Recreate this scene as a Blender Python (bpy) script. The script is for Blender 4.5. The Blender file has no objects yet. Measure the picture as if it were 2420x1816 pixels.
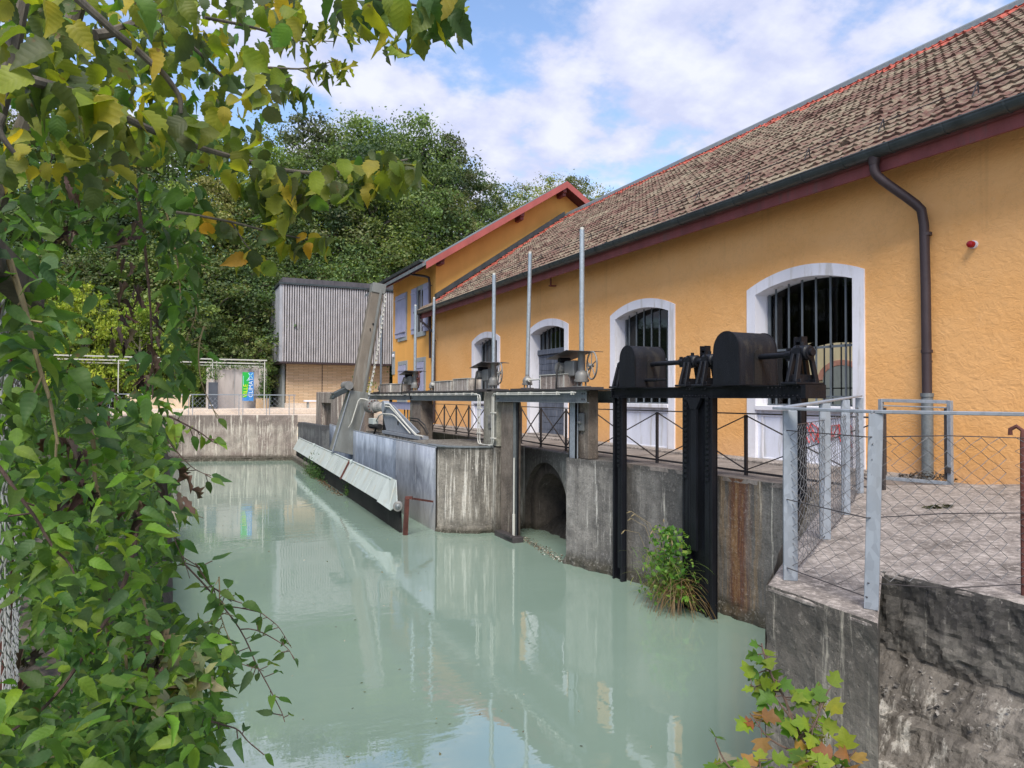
import bpy, bmesh, math, random
import numpy as np
from mathutils import Vector, Matrix
PI = math.pi
R = math.radians
scene = bpy.context.scene
COL = scene.collection
# ---------------------------------------------------------------- camera
CZ = 1.28
YAW = math.atan(789/1678.); PIT = math.atan(34/1678.); ROLL = R(0.3)
_f = np.array([math.sin(YAW)*math.cos(PIT), math.cos(YAW)*math.cos(PIT), math.sin(PIT)])
_r = np.array([math.cos(YAW), -math.sin(YAW), 0.0]); _u = np.cross(_r, _f)
_r2 = math.cos(ROLL)*_r + math.sin(ROLL)*_u; _u2 = math.cos(ROLL)*_u - math.sin(ROLL)*_r
cam_d = bpy.data.cameras.new('camera'); cam = bpy.data.objects.new('camera', cam_d); COL.objects.link(cam)
cam_d.sensor_width = 36; cam_d.lens = 1678/2420*36; cam_d.clip_start = 0.05; cam_d.clip_end = 2000
m = Matrix.Identity(4)
for i in range(3):
    m[i][0] = _r2[i]; m[i][1] = _u2[i]; m[i][2] = -_f[i]
m[2][3] = CZ
cam.matrix_world = m
scene.camera = cam
def ray(x, y):
    d = _f*1678.0 + _r2*(x-1210) - _u2*(y-908)
    return d/np.linalg.norm(d)
def at(x, y, dist):
    return np.array([0, 0, CZ]) + ray(x, y)*dist
# ---------------------------------------------------------------- world, sun, exposure
SUN_EL = R(52); SUN_AZ = R(212)      # azimuth clockwise from +Y (the sun stands behind the camera, to its left)
w = bpy.data.worlds.new('World'); scene.world = w; w.use_nodes = True
nt = w.node_tree; nt.nodes.clear()
def wn(t, **k):
    n = nt.nodes.new(t)
    for a, b in k.items(): setattr(n, a, b)
    return n
out = wn('ShaderNodeOutputWorld'); bg = wn('ShaderNodeBackground'); nt.links.new(bg.outputs[0], out.inputs[0])
sky = wn('ShaderNodeTexSky', sky_type='NISHITA'); sky.sun_disc = False
sky.sun_elevation = SUN_EL; sky.sun_rotation = SUN_AZ; sky.air_density = 1.2; sky.dust_density = 0.3; sky.ozone_density = 2.5; sky.altitude = 400
tc = wn('ShaderNodeTexCoord')
sep = wn('ShaderNodeSeparateXYZ'); nt.links.new(tc.outputs['Generated'], sep.inputs[0])
def wm(op, a, b=None):
    n = wn('ShaderNodeMath', operation=op)
    for i, v in enumerate((a, b)):
        if v is None: continue
        if isinstance(v, (int, float)): n.inputs[i].default_value = v
        else: nt.links.new(v, n.inputs[i])
    return n.outputs[0]
zc = wm('MAXIMUM', wm('ADD', sep.outputs[2], 0.30), 0.03)
cx = wm('DIVIDE', sep.outputs[0], zc); cy = wm('DIVIDE', sep.outputs[1], zc)
cmb = wn('ShaderNodeCombineXYZ'); nt.links.new(cx, cmb.inputs[0]); nt.links.new(cy, cmb.inputs[1])
def wnoise(scale, det, rough, off, dist=0.0):
    mp = wn('ShaderNodeMapping'); mp.inputs['Location'].default_value = off
    nt.links.new(cmb.outputs[0], mp.inputs[0])
    n = wn('ShaderNodeTexNoise'); n.inputs['Scale'].default_value = scale; n.inputs['Detail'].default_value = det
    n.inputs['Roughness'].default_value = rough; n.inputs['Distortion'].default_value = dist
    nt.links.new(mp.outputs[0], n.inputs['Vector']); return n.outputs['Fac']
nA = wnoise(2.1, 8, 0.52, (3.4, 2.2, 0.4), 0.0); nB = wnoise(7.5, 6, 0.55, (1.0, 5.2, 2.0), 0.0)
cl = wm('ADD', wm('MULTIPLY', nA, 0.62), wm('MULTIPLY', nB, 0.38))
mr = wn('ShaderNodeMapRange'); mr.inputs[1].default_value = 0.425; mr.inputs[2].default_value = 0.525; mr.interpolation_type = 'SMOOTHSTEP'
nt.links.new(cl, mr.inputs[0])
rmp = wn('ShaderNodeValToRGB'); rmp.color_ramp.elements[0].position = 0.42; rmp.color_ramp.elements[1].position = 0.66
rmp.color_ramp.elements[0].color = (0.40, 0.43, 0.58, 1); rmp.color_ramp.elements[1].color = (0.54, 0.56, 0.66, 1)
nt.links.new(nB, rmp.inputs[0])
skm = wn('ShaderNodeMix', data_type='RGBA', blend_type='MULTIPLY'); skm.inputs[0].default_value = 1.0
nt.links.new(sky.outputs[0], skm.inputs[6]); skm.inputs[7].default_value = (0.150, 0.146, 0.150, 1)
mx = wn('ShaderNodeMix', data_type='RGBA'); nt.links.new(mr.outputs[0], mx.inputs[0])
nt.links.new(skm.outputs[2], mx.inputs[6]); nt.links.new(rmp.outputs[0], mx.inputs[7])
nt.links.new(mx.outputs[2], bg.inputs[0]); bg.inputs[1].default_value = 1.0
sd = bpy.data.lights.new('sun', 'SUN'); sd.energy = 2.9; sd.angle = R(24); sd.color = (1.0, 0.93, 0.82)
sun = bpy.data.objects.new('sun', sd); COL.objects.link(sun)
sv = Vector((math.sin(SUN_AZ)*math.cos(SUN_EL), math.cos(SUN_AZ)*math.cos(SUN_EL), math.sin(SUN_EL)))
sun.rotation_euler = (-sv).to_track_quat('-Z', 'Y').to_euler()
scene.view_settings.view_transform = 'Standard'; scene.view_settings.look = 'None'
scene.view_settings.gamma = 1; scene.view_settings.exposure = 0.75
# ---------------------------------------------------------------- tagging
def tag(o, label=None, cat=None, group=None, kind=None):
    if label: o['label'] = label
    if cat: o['category'] = cat
    if group: o['group'] = group
    if kind: o['kind'] = kind
    return o
ORG = {}
def thing(name, loc, label, cat, group=None, kind=None):
    o = bpy.data.objects.new(name, None); COL.objects.link(o); o.location = loc; o.empty_display_size = 0.2
    ORG[o.name] = Vector(loc); return tag(o, label, cat, group, kind)
def kids(o): return [c for c in bpy.data.objects if c.parent == o]
def copy_tree(o, parent=None):
    c = o.copy(); COL.objects.link(c); c.parent = parent
    for ch in kids(o): copy_tree(ch, c)
    return c
# ---------------------------------------------------------------- mesh builder
class MB:
    def __init__(s): s.v = []; s.f = []; s.mi = []; s.k = 0
    def add(s, vs, fs):
        b = len(s.v); s.v += [tuple(float(c) for c in v) for v in vs]
        for f in fs: s.f.append(tuple(i+b for i in f)); s.mi.append(s.k)
        return s
    def box(s, a, b):
        x0, y0, z0 = [min(a[i], b[i]) for i in range(3)]; x1, y1, z1 = [max(a[i], b[i]) for i in range(3)]
        return s.add([(x0,y0,z0),(x1,y0,z0),(x1,y1,z0),(x0,y1,z0),(x0,y0,z1),(x1,y0,z1),(x1,y1,z1),(x0,y1,z1)],
                     [(0,3,2,1),(4,5,6,7),(0,1,5,4),(1,2,6,5),(2,3,7,6),(3,0,4,7)])
    def bar(s, p, q, w, h, up=(0,0,1), w2=None, h2=None):
        p, q, up = Vector(p), Vector(q), Vector(up); d = (q-p).normalized()
        sd = d.cross(up)
        if sd.length < 1e-4: sd = d.cross(Vector((0,1,0)))
        sd.normalize(); u = sd.cross(d).normalized(); w2 = w2 or w; h2 = h2 or h
        vs = []
        for c, a, b in ((p, w, h), (q, w2, h2)):
            for i, j in ((-1,-1),(1,-1),(1,1),(-1,1)): vs.append(c+sd*(i*a/2)+u*(j*b/2))
        return s.add(vs, [(0,1,2,3),(7,6,5,4),(0,4,5,1),(1,5,6,2),(2,6,7,3),(3,7,4,0)])
    def tube(s, pts, r, n=8, cap=True, closed=False):
        pts = [Vector(p) for p in pts]; N = len(pts); rs = r if isinstance(r, (list, tuple)) else [r]*N
        vs = []; prev = None
        for i, p in enumerate(pts):
            if closed: d = pts[(i+1) % N]-pts[i-1]
            else: d = (pts[min(i+1, N-1)]-pts[max(i-1, 0)])
            d.normalize()
            a = prev if prev is not None else (Vector((0,0,1)) if abs(d.z) < .9 else Vector((1,0,0)))
            x = a - d*a.dot(d)
            if x.length < 1e-5: x = d.orthogonal()
            x.normalize(); y = d.cross(x); prev = x
            for k in range(n):
                t = 2*PI*k/n; vs.append(p+x*(math.cos(t)*rs[i])+y*(math.sin(t)*rs[i]))
        fs = []
        for i in range(N if closed else N-1):
            j = (i+1) % N
            for k in range(n):
                l = (k+1) % n; fs.append((i*n+k, i*n+l, j*n+l, j*n+k))
        if cap and not closed: fs.append(tuple(range(n))[::-1]); fs.append(tuple((N-1)*n+k for k in range(n)))
        return s.add(vs, fs)
    def cyl(s, p, q, r, n=16, r2=None): return s.tube([p, q], [r, r if r2 is None else r2], n)
    def lathe(s, c, prof, n=20, axis='z'):
        # prof: (radius, height) pairs
        vs = []; fs = []; c = Vector(c)
        for rr, h in prof:
            for k in range(n):
                t = 2*PI*k/n; a, b = rr*math.cos(t), rr*math.sin(t)
                v = {'z': (a, b, h), 'x': (h, a, b), 'y': (b, h, a)}[axis]
                vs.append(c+Vector(v))
        for i in range(len(prof)-1):
            for k in range(n):
                l = (k+1) % n; fs.append((i*n+k, i*n+l, (i+1)*n+l, (i+1)*n+k))
        fs.append(tuple(range(n))[::-1]); fs.append(tuple((len(prof)-1)*n+k for k in range(n)))
        return s.add(vs, fs)
    def prism(s, poly, ax, a, b):
        # polygon in the plane across axis ax; swept from a to b
        def P(u, v, t): return {'x': (t,u,v), 'y': (u,t,v), 'z': (u,v,t)}[ax]
        n = len(poly); vs = [P(u,v,a) for u,v in poly]+[P(u,v,b) for u,v in poly]
        fs = [tuple(range(n))[::-1], tuple(range(n, 2*n))]+[(i,(i+1)%n,n+(i+1)%n,n+i) for i in range(n)]
        return s.add(vs, fs)
    def grid(s, rows):
        # rows: equal-length lists of points
        n = len(rows[0]); vs = [p for r_ in rows for p in r_]; fs = []
        for i in range(len(rows)-1):
            for k in range(n-1): fs.append((i*n+k, i*n+k+1, (i+1)*n+k+1, (i+1)*n+k))
        return s.add(vs, fs)
    def build(s, name, mat, parent=None, bev=0.0, smooth=False, label=None, fix=True):
        me = bpy.data.meshes.new(name)
        if parent is not None: o0 = ORG[parent.name]
        else:
            a = np.array(s.v); o0 = Vector(((a[:,0].min()+a[:,0].max())/2, (a[:,1].min()+a[:,1].max())/2, a[:,2].min()))
        me.from_pydata([(v[0]-o0.x, v[1]-o0.y, v[2]-o0.z) for v in s.v], [], s.f)
        for mm in (mat if isinstance(mat, (list, tuple)) else [mat]): me.materials.append(mm)
        if len(set(s.mi)) > 1: me.polygons.foreach_set('material_index', s.mi)
        if fix:
            bm = bmesh.new(); bm.from_mesh(me); bmesh.ops.recalc_face_normals(bm, faces=bm.faces); bm.to_mesh(me); bm.free()
        o = bpy.data.objects.new(name, me); COL.objects.link(o); ORG[o.name] = o0
        if parent is not None: o.parent = parent
        else: o.location = o0
        if smooth:
            me.polygons.foreach_set('use_smooth', [True]*len(me.polygons))
            try: me.set_sharp_from_angle(angle=R(35))
            except Exception: pass
        if bev:
            b = o.modifiers.new('bevel', 'BEVEL'); b.width = bev; b.segments = 1; b.limit_method = 'ANGLE'; b.angle_limit = R(40)
        if label: o['label'] = label
        return o
# ---------------------------------------------------------------- materials
class G:
    def __init__(s, name):
        s.m = bpy.data.materials.new(name); s.m.use_nodes = True; s.t = s.m.node_tree; s.t.nodes.clear()
        s.out = s.t.nodes.new('ShaderNodeOutputMaterial'); s.p = s.t.nodes.new('ShaderNodeBsdfPrincipled')
        s.t.links.new(s.p.outputs[0], s.out.inputs[0])
        s.geo = s.t.nodes.new('ShaderNodeNewGeometry'); s.pos = s.geo.outputs['Position']
        s.tc = s.t.nodes.new('ShaderNodeTexCoord'); s.obj = s.tc.outputs['Object']
    def N(s, ty, ins=None, **pr):
        n = s.t.nodes.new(ty)
        for a, b in pr.items(): setattr(n, a, b)
        for k, v in (ins or {}).items(): s.put(n.inputs[k], v)
        return n
    def put(s, sock, v):
        if isinstance(v, bpy.types.NodeSocket): s.t.links.new(v, sock)
        else:
            if isinstance(v, tuple) and len(v) == 3 and sock.type == 'RGBA': v = v+(1,)
            sock.default_value = v
    def vec(s, sc, src=None, loc=(0,0,0), rot=(0,0,0)):
        return s.N('ShaderNodeMapping', {'Vector': src or s.pos, 'Scale': sc, 'Location': loc, 'Rotation': rot}).outputs[0]
    def noise(s, v, sc=1.0, det=5, ro=0.55, di=0.0, colr=False):
        n = s.N('ShaderNodeTexNoise', {'Vector': v, 'Scale': sc, 'Detail': det, 'Roughness': ro, 'Distortion': di})
        return n.outputs['Color' if colr else 'Fac']
    def voro(s, v, sc=1.0, feat='F1', out='Distance'):
        return s.N('ShaderNodeTexVoronoi', {'Vector': v, 'Scale': sc}, feature=feat).outputs[out]
    def ramp(s, f, stops):
        n = s.N('ShaderNodeValToRGB', {'Fac': f}); e = n.color_ramp.elements
        while len(e) < len(stops): e.new(0.5)
        for i, (p, c) in enumerate(stops):
            e[i].position = p; c = (c,c,c) if isinstance(c, (int,float)) else c; e[i].color = tuple(c)+(1,)
        return n.outputs[0]
    def mix(s, f, a, b, mode='MIX'):
        n = s.N('ShaderNodeMix', data_type='RGBA', blend_type=mode); s.put(n.inputs[0], f); s.put(n.inputs[6], a); s.put(n.inputs[7], b)
        return n.outputs[2]
    def ma(s, op, a, b=0.0, c=None):
        n = s.N('ShaderNodeMath', operation=op); s.put(n.inputs[0], a); s.put(n.inputs[1], b)
        if c is not None: s.put(n.inputs[2], c)
        return n.outputs[0]
    def rng(s, v, a, b, c=0.0, d=1.0):
        return s.N('ShaderNodeMapRange', {0: v, 1: a, 2: b, 3: c, 4: d}, interpolation_type='SMOOTHSTEP').outputs[0]
    def xyz(s, v=None):
        n = s.N('ShaderNodeSeparateXYZ', {0: v or s.pos}); return n.outputs
    def bump(s, h, st=0.3, di=0.02, nrm=None):
        i = {'Height': h, 'Strength': st, 'Distance': di}
        if nrm is not None: i['Normal'] = nrm
        return s.N('ShaderNodeBump', i).outputs[0]
    def done(s, col=None, rough=0.6, metal=0.0, nrm=None, spec=0.5, **kw):
        if col is not None: s.put(s.p.inputs['Base Color'], col)
        s.put(s.p.inputs['Roughness'], rough); s.put(s.p.inputs['Metallic'], metal); s.put(s.p.inputs['Specular IOR Level'], spec)
        if nrm is not None: s.put(s.p.inputs['Normal'], nrm)
        for k, v in kw.items(): s.put(s.p.inputs[k.replace('_', ' ')], v)
        return s.m
def paint(name, col, rough=0.55, metal=0.0, var=0.25, sc=3.0, spec=0.4, bump=0.1, dirt=None):
    g = G(name); n = g.noise(g.vec((sc, sc, sc*.5)), 1.0, 6, 0.6); n2 = g.noise(g.vec((sc*12,)*3), 1.0, 3, 0.6)
    lo = tuple(c*(1-var) for c in col); hi = tuple(min(1, c*(1+var)) for c in col)
    c = g.ramp(n, [(0.3, lo), (0.7, hi)])
    if dirt: c = g.mix(g.rng(g.noise(g.vec((sc*2.2, sc*2.2, sc*.35)), 1.0, 6, 0.65), 0.52, 0.68, 0, 0.75), c, dirt)
    return g.done(c, g.rng(n2, 0.3, 0.7, rough-.08, rough+.1), metal, g.bump(n2, bump, 0.01), spec)
def galv(name, col=(0.31, 0.345, 0.395), rough=0.55, metal=0.3):
    g = G(name); v = g.voro(g.vec((34, 34, 20)), 1.0, 'F1', 'Color')
    n = g.noise(g.vec((2.5, 2.5, .8)), 1.0, 6, 0.6); s = g.xyz(v)
    c = g.mix(g.rng(s[0], 0, 1, 0, 0.35), tuple(x*.8 for x in col), tuple(min(1, x*1.35) for x in col))
    c = g.mix(g.rng(n, 0.5, 0.75, 0, 0.5), c, (0.24, 0.24, 0.23))
    return g.done(c, g.rng(n, .3, .7, rough-.1, rough+.15), metal, None, 0.5)
def concrete(name, base=(0.24, 0.225, 0.2), dark=(0.035, 0.033, 0.03), lime=(0.62, 0.6, 0.55), darkamt=0.5, limeamt=0.35,
             topz=0.05, depth=0.55, wetz=-2.15, rust=None, limeband=None, rough=0.85, pits=True, seed=0.0, bd=.03):
    g = G(name); L = (seed, seed*1.7, seed*.6)
    st = g.noise(g.vec((3.2, 3.2, .28), loc=L), 1.0, 8, 0.68)
    fs = g.noise(g.vec((9, 9, .45), loc=L), 1.0, 7, 0.7)
    big = g.noise(g.vec((.9, .9, .9), loc=L), 1.0, 8, 0.62); fine = g.noise(g.vec((17, 17, 17)), 1.0, 9, 0.75)
    mid = g.noise(g.vec((4.5, 4.5, 3.2), loc=L), 1.0, 8, 0.72)
    z = g.xyz()[2]
    c = g.mix(g.ramp(mid, [(.32, 0.0), (.68, 1.0)]), tuple(x*.62 for x in base), tuple(x*1.35 for x in base))
    top = g.rng(z, topz-depth, topz, 0, 0.24)
    dk = g.rng(g.ma('ADD', g.ma('ADD', g.ma('MULTIPLY', st, .55), g.ma('MULTIPLY', mid, .45)), top), 0.56-.16*darkamt, 0.68-.1*darkamt, 0, .92)
    c = g.mix(g.ma('MULTIPLY', dk, g.rng(fine, .3, .62, .55, 1.0)), c, dark)
    dk2 = g.rng(g.ma('ADD', big, g.ma('MULTIPLY', fine, .35)), 0.62, .78, 0, .8); c = g.mix(dk2, c, tuple(x*1.6 for x in dark))
    lm = g.rng(fs, 0.62-.14*limeamt, 0.70-.1*limeamt, 0, .85)
    if limeband: lm = g.ma('MULTIPLY', lm, g.ma('MULTIPLY', g.rng(z, limeband[0], limeband[0]+.35), g.rng(z, limeband[1], limeband[1]-.5)))
    c = g.mix(lm, c, lime)
    lw = g.rng(g.ma('ADD', g.ma('MULTIPLY', mid, .6), g.ma('MULTIPLY', fine, .4)), 0.6, .66, 0, .5*limeamt+.1); c = g.mix(lw, c, lime)
    if rust:
        # (axis, centre, half-width)
        ax, ce, hw = rust; a = g.xyz()[ax]
        d = g.ma('ABSOLUTE', g.ma('SUBTRACT', g.ma('ADD', a, g.ma('MULTIPLY', g.ma('SUBTRACT', st, .5), .35)), ce))
        c = g.mix(g.ma('MULTIPLY', g.rng(d, hw, hw*.35, 0, .95), g.rng(fs, .3, .55, .62, 1)), c, (0.105, 0.036, 0.02))
        c = g.mix(g.ma('MULTIPLY', g.rng(d, hw*2.2, hw*1.1, 0, .5), g.rng(fs, .45, .6, 0, 1)), c, (0.3, 0.2, 0.1))
    if wetz is not None:
        zz = g.ma('ADD', z, g.ma('MULTIPLY', g.ma('SUBTRACT', mid, .5), .28))
        c = g.mix(g.rng(zz, wetz+.22, wetz+.02, 0, .85), c, (0.035, 0.033, 0.022))
    h = g.ma('ADD', g.ma('MULTIPLY', fine, 1.0), g.ma('MULTIPLY', mid, 1.0))
    c = g.mix(g.rng(fine, .52, .66, 0, .35), c, tuple(min(1, x*1.9) for x in base)); c = g.mix(g.rng(fine, .46, .36, 0, .55), c, dark)
    if pits: h = g.ma('SUBTRACT', h, g.rng(g.voro(g.vec((16, 16, 16))), .16, .05, 0, .35))
    return g.done(c, rough, 0, g.bump(h, .8, bd), .25)
M = {}
def stucco():
    g = G('orange_render'); n1 = g.noise(g.vec((3.2, 3.2, 3.6)), 1.0, 3, 0.5, 1.6)
    n2 = g.noise(g.vec((11, 11, 11)), 1.0, 6, 0.6, .4); big = g.noise(g.vec((.35, .35, .6)), 1.0, 5, .6)
    rid = g.ma('ABSOLUTE', g.ma('SUBTRACT', g.noise(g.vec((5.5, 5.5, 8.5), rot=(.5, 0, .3)), 1.0, 3, .5, 1.2), .5))
    h = g.ma('ADD', g.ma('MULTIPLY', n1, .9), g.ma('ADD', g.ma('MULTIPLY', n2, .5), g.ma('MULTIPLY', rid, -1.3)))
    c = g.mix(g.rng(big, .32, .68), (0.745, 0.385, 0.135), (0.79, 0.44, 0.18))
    c = g.mix(g.rng(n2, .55, .8, 0, .3), c, (0.8, 0.5, 0.25))
    c = g.mix(g.rng(g.noise(g.vec((1.2, 1.2, .5)), 1.0, 7, .7), .58, .75, 0, .28), c, (0.5, 0.26, 0.11))
    z = g.xyz()[2]; zz = g.ma('ADD', z, g.ma('MULTIPLY', big, -.5))
    c = g.mix(g.rng(zz, .35, -.25, 0, .45), c, (0.62, 0.38, 0.22))
    sk_ = g.noise(g.vec((1.0, 2.6, .10)), 1.0, 7, .7); c = g.mix(g.ma('MULTIPLY', g.rng(sk_, .55, .70, 0, .18), g.rng(z, 2.6, 5.0, .25, 1)), c, (0.36, 0.19, 0.08))
    cr_ = g.noise(g.vec((.7, .7, .7), rot=(1, 0, 0)), 1.0, 10, .8); c = g.mix(g.rng(g.ma('ABSOLUTE', g.ma('SUBTRACT', cr_, .5)), .006, .0, 0, .35), c, (0.3, 0.15, 0.06))
    return g.done(c, .9, 0, g.bump(h, .42, .028), .2)
M['stucco'] = stucco()
M['stucco2'] = paint('smooth_orange_render', (0.72, 0.37, 0.10), .9, 0, .1, .8, .2, .3)
M['trim'] = paint('white_limewashed_surround', (0.72, 0.72, 0.78), .8, 0, .08, 1.6, .2, .3, dirt=(0.5, 0.48, 0.46))
M['panel'] = paint('pale_panel_paint', (0.66, 0.69, 0.80), .75, 0, .12, 2.0, .2, .3, dirt=(0.46, 0.46, 0.46))
M['reveal'] = paint('grey_reveal', (0.42, 0.40, 0.38), .85, 0, .15, 2)
M['gutter'] = paint('dark_zinc', (0.05, 0.062, 0.066), .42, .35, .3, 4, .5, .1)
M['brownpipe'] = paint('brown_pipe', (0.045, 0.032, 0.036), .45, .1, .2, 3)
M['fascia'] = paint('oxblood_wood', (0.21, 0.062, 0.062), .7, 0, .25, 2.5, .3, .3, dirt=(0.15, 0.08, 0.075))
M['verge'] = paint('red_verge_board', (0.34, 0.085, 0.075), .6, 0, .15, 2)
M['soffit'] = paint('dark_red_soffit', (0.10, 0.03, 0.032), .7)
M['black'] = paint('black_steel_paint', (0.0055, 0.0065, 0.010), .5, 0, .35, 3.5, .3, .3, dirt=(0.012, 0.013, 0.018))
M['blackcover'] = paint('dusty_black_steel', (0.0095, 0.0105, 0.015), .55, 0, .3, 2.6, .3, .5, dirt=(0.034, 0.032, 0.029))
M['iron'] = paint('grey_brown_iron', (0.055, 0.05, 0.052), .55, .2, .3, 6)
M['galv'] = galv('galvanised_steel'); M['galvp'] = galv('galvanised_pipe', (0.38, 0.44, 0.49), .42, .45)
M['galvd'] = galv('weathered_beam', (0.17, 0.195, 0.21), .55, .3)
M['cast'] = paint('grey_cast_iron', (0.2, 0.2, 0.195), .5, .2, .2, 5)
M['steelplate'] = paint('dull_steel_plate', (0.20, 0.205, 0.19), .5, .4, .22, 1.6, .5, .15, dirt=(0.27, 0.29, 0.28))
M['trough'] = paint('pale_trough_paint', (0.42, 0.47, 0.46), .55, .1, .14, 1.4, .4, .2, dirt=(0.40, 0.38, 0.30))
M['conduit'] = paint('pale_conduit', (0.5, 0.5, 0.46), .5, 0, .1, 4)
M['rope'] = paint('black_rubber', (0.012, 0.012, 0.013), .6)
M['rustbar'] = paint('rusty_angle', (0.10, 0.035, 0.028), .75, .1, .4, 8)
def bluepanel():
    g = G('blue_grey_zinc_sheet'); n = g.noise(g.vec((1.0, 1.2, .5), rot=(.4, 0, 0)), 1.0, 9, .7, 1.0); s = g.noise(g.vec((3, 4, .4)), 1.0, 8, .7)
    y = g.xyz()[1]; z = g.xyz()[2]
    c = g.ramp(n, [(.38, (0.20, 0.24, 0.31)), (.5, (0.34, 0.40, 0.50)), (.62, (0.50, 0.57, 0.68))])
    c = g.mix(g.rng(y, 21.3, 21.25, 0, .62), c, g.ramp(n, [(.38, (0.16, 0.165, 0.19)), (.62, (0.36, 0.38, 0.42))]))
    c = g.mix(g.rng(s, .6, .72, 0, .5), c, (0.55, 0.6, 0.66))
    c = g.mix(g.rng(z, -1.0, -1.9, 0, .6), c, (0.26, 0.25, 0.22))
    return g.done(c, .5, .3, g.bump(n, .2, .02), .4)
M['bluepanel'] = bluepanel()
M['shutter'] = paint('lavender_shutter', (0.35, 0.36, 0.50), .7, 0, .12, 3)
M['stoneframe'] = paint('grey_stone_frame', (0.28, 0.31, 0.32), .8, 0, .12, 3)
M['brownpost'] = concrete('brown_stained_post', (0.19, 0.16, 0.135), (0.05, 0.042, 0.036), (0.42, 0.38, 0.32), .35, .3, 1.5, .3, -2.15, seed=4.0)
M['greypost'] = concrete('grey_green_post', (0.24, 0.235, 0.20), (0.06, 0.057, 0.05), (0.45, 0.43, 0.37), .3, .3, 1.5, .3, -2.15, seed=7.0)
M['pier'] = concrete('pier_concrete', (0.28, 0.26, 0.225), (0.06, 0.056, 0.05), (0.62, 0.6, 0.55), .75, .95, .1, .5, -2.15, None, (-1.95, .2), seed=1.0)
M['pier2'] = concrete('grey_pier_concrete', (0.25, 0.24, 0.225), (0.055, 0.053, 0.052), (0.5, 0.49, 0.46), .65, .25, .1, .3, -2.05, seed=2.5)
M['wallrust'] = concrete('rust_stained_concrete', (0.20, 0.192, 0.182), (0.05, 0.048, 0.047), (0.5, 0.48, 0.43), .7, .2, .1, .25, -2.05, (1, 8.62, .27), seed=5.0)
M['recess'] = concrete('recess_concrete', (0.26, 0.25, 0.225), (0.055, 0.052, 0.047), (0.5, 0.48, 0.43), .75, .35, .1, .4, -2.1, seed=8.0)
M['farwall'] = concrete('far_wall_concrete', (0.42, 0.38, 0.33), (0.13, 0.105, 0.095), (0.68, 0.64, 0.56), .85, .55, .3, .8, -2.0, seed=3.3)
M['block'] = concrete('platform_block_concrete', (0.23, 0.212, 0.185), (0.055, 0.051, 0.046), (0.42, 0.39, 0.33), .62, .5, .1, .2, -2.1, seed=6.1, bd=.014)
M['blackwall'] = concrete('blackened_concrete', (0.19, 0.178, 0.16), (0.045, 0.042, 0.04), (0.40, 0.38, 0.33), .7, .25, .15, .5, None, seed=9.2, bd=.016)
M['ledge'] = concrete('crumbling_concrete', (0.22, 0.20, 0.178), (0.05, 0.046, 0.043), (0.5, 0.48, 0.44), .7, .5, .1, .2, None, seed=11.2)
def slab(name, a, b, d, spots=.5):
    g = G(name); n = g.noise(g.vec((1.3, 1.3, 1.3)), 1.0, 8, .65); f = g.noise(g.vec((30, 30, 30)), 1.0, 6, .75); k = g.noise(g.vec((.6, 2.0, .6), rot=(0, 0, .6)), 1.0, 7, .65)
    c = g.mix(g.rng(n, .3, .7), a, b); c = g.mix(g.rng(k, .5, .66, 0, .75), c, d)
    md = g.noise(g.vec((14, 14, 14)), 1.0, 6, .8); c = g.mix(g.rng(md, .50, .62, 0, spots), c, tuple(min(1, x*1.7) for x in b)); c = g.mix(g.rng(md, .47, .38, 0, .6), c, d)
    c = g.mix(g.rng(f, .56, .68, 0, spots), c, tuple(min(1, x*1.9) for x in b)); c = g.mix(g.rng(f, .42, .32, 0, .5), c, d)
    return g.done(c, .9, 0, g.bump(g.ma('ADD', f, g.ma('MULTIPLY', n, .5)), .5, .012), .2)
M['platform'] = slab('pebbly_platform_concrete', (0.19, 0.168, 0.155), (0.29, 0.26, 0.24), (0.085, 0.075, 0.068), .7)
M['walk'] = slab('walkway_concrete', (0.17, 0.15, 0.14), (0.27, 0.24, 0.22), (0.075, 0.066, 0.06), .2)
M['terrace'] = slab('terrace_gravel', (0.55, 0.47, 0.40), (0.66, 0.57, 0.49), (0.4, 0.34, 0.3), .2)
def water():
    g = G('milky_water'); p = g.pos
    n1 = g.noise(g.vec((1.8, 4.0, 1), rot=(0, 0, .45)), 1.0, 3, .5, .3); n2 = g.noise(g.vec((8, 15, 1), rot=(0, 0, .45)), 1.0, 2, .5); n3 = g.noise(g.vec((.35, .5, 1)), 1.0, 3, .5)
    n4 = g.noise(g.vec((26, 34, 1)), 1.0, 1, .5); h = g.ma('ADD', g.ma('MULTIPLY', n1, g.rng(n3, .4, .6, .35, .9)), g.ma('ADD', g.ma('MULTIPLY', n2, g.rng(n3, .42, .58, .02, .22)), g.ma('MULTIPLY', n4, g.rng(n3, .48, .58, .0, .035))))
    c = g.mix(g.rng(n3, .3, .7), (0.198, 0.278, 0.226), (0.214, 0.296, 0.243))
    lp = g.N('ShaderNodeFresnel', {'IOR': 1.33})
    return g.done(c, .0, 0, g.bump(h, .075, .05), .5, IOR=2.5)
M['water'] = water()
def glass(name, col=(0.004, 0.006, 0.006), rough=.03):
    g = G(name); n = g.noise(g.vec((.6, .6, .6)), 1.0, 2); return g.done(col, rough, 0, g.bump(n, .04, .05), .28)
M['glass'] = glass('dark_window_glass')
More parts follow.
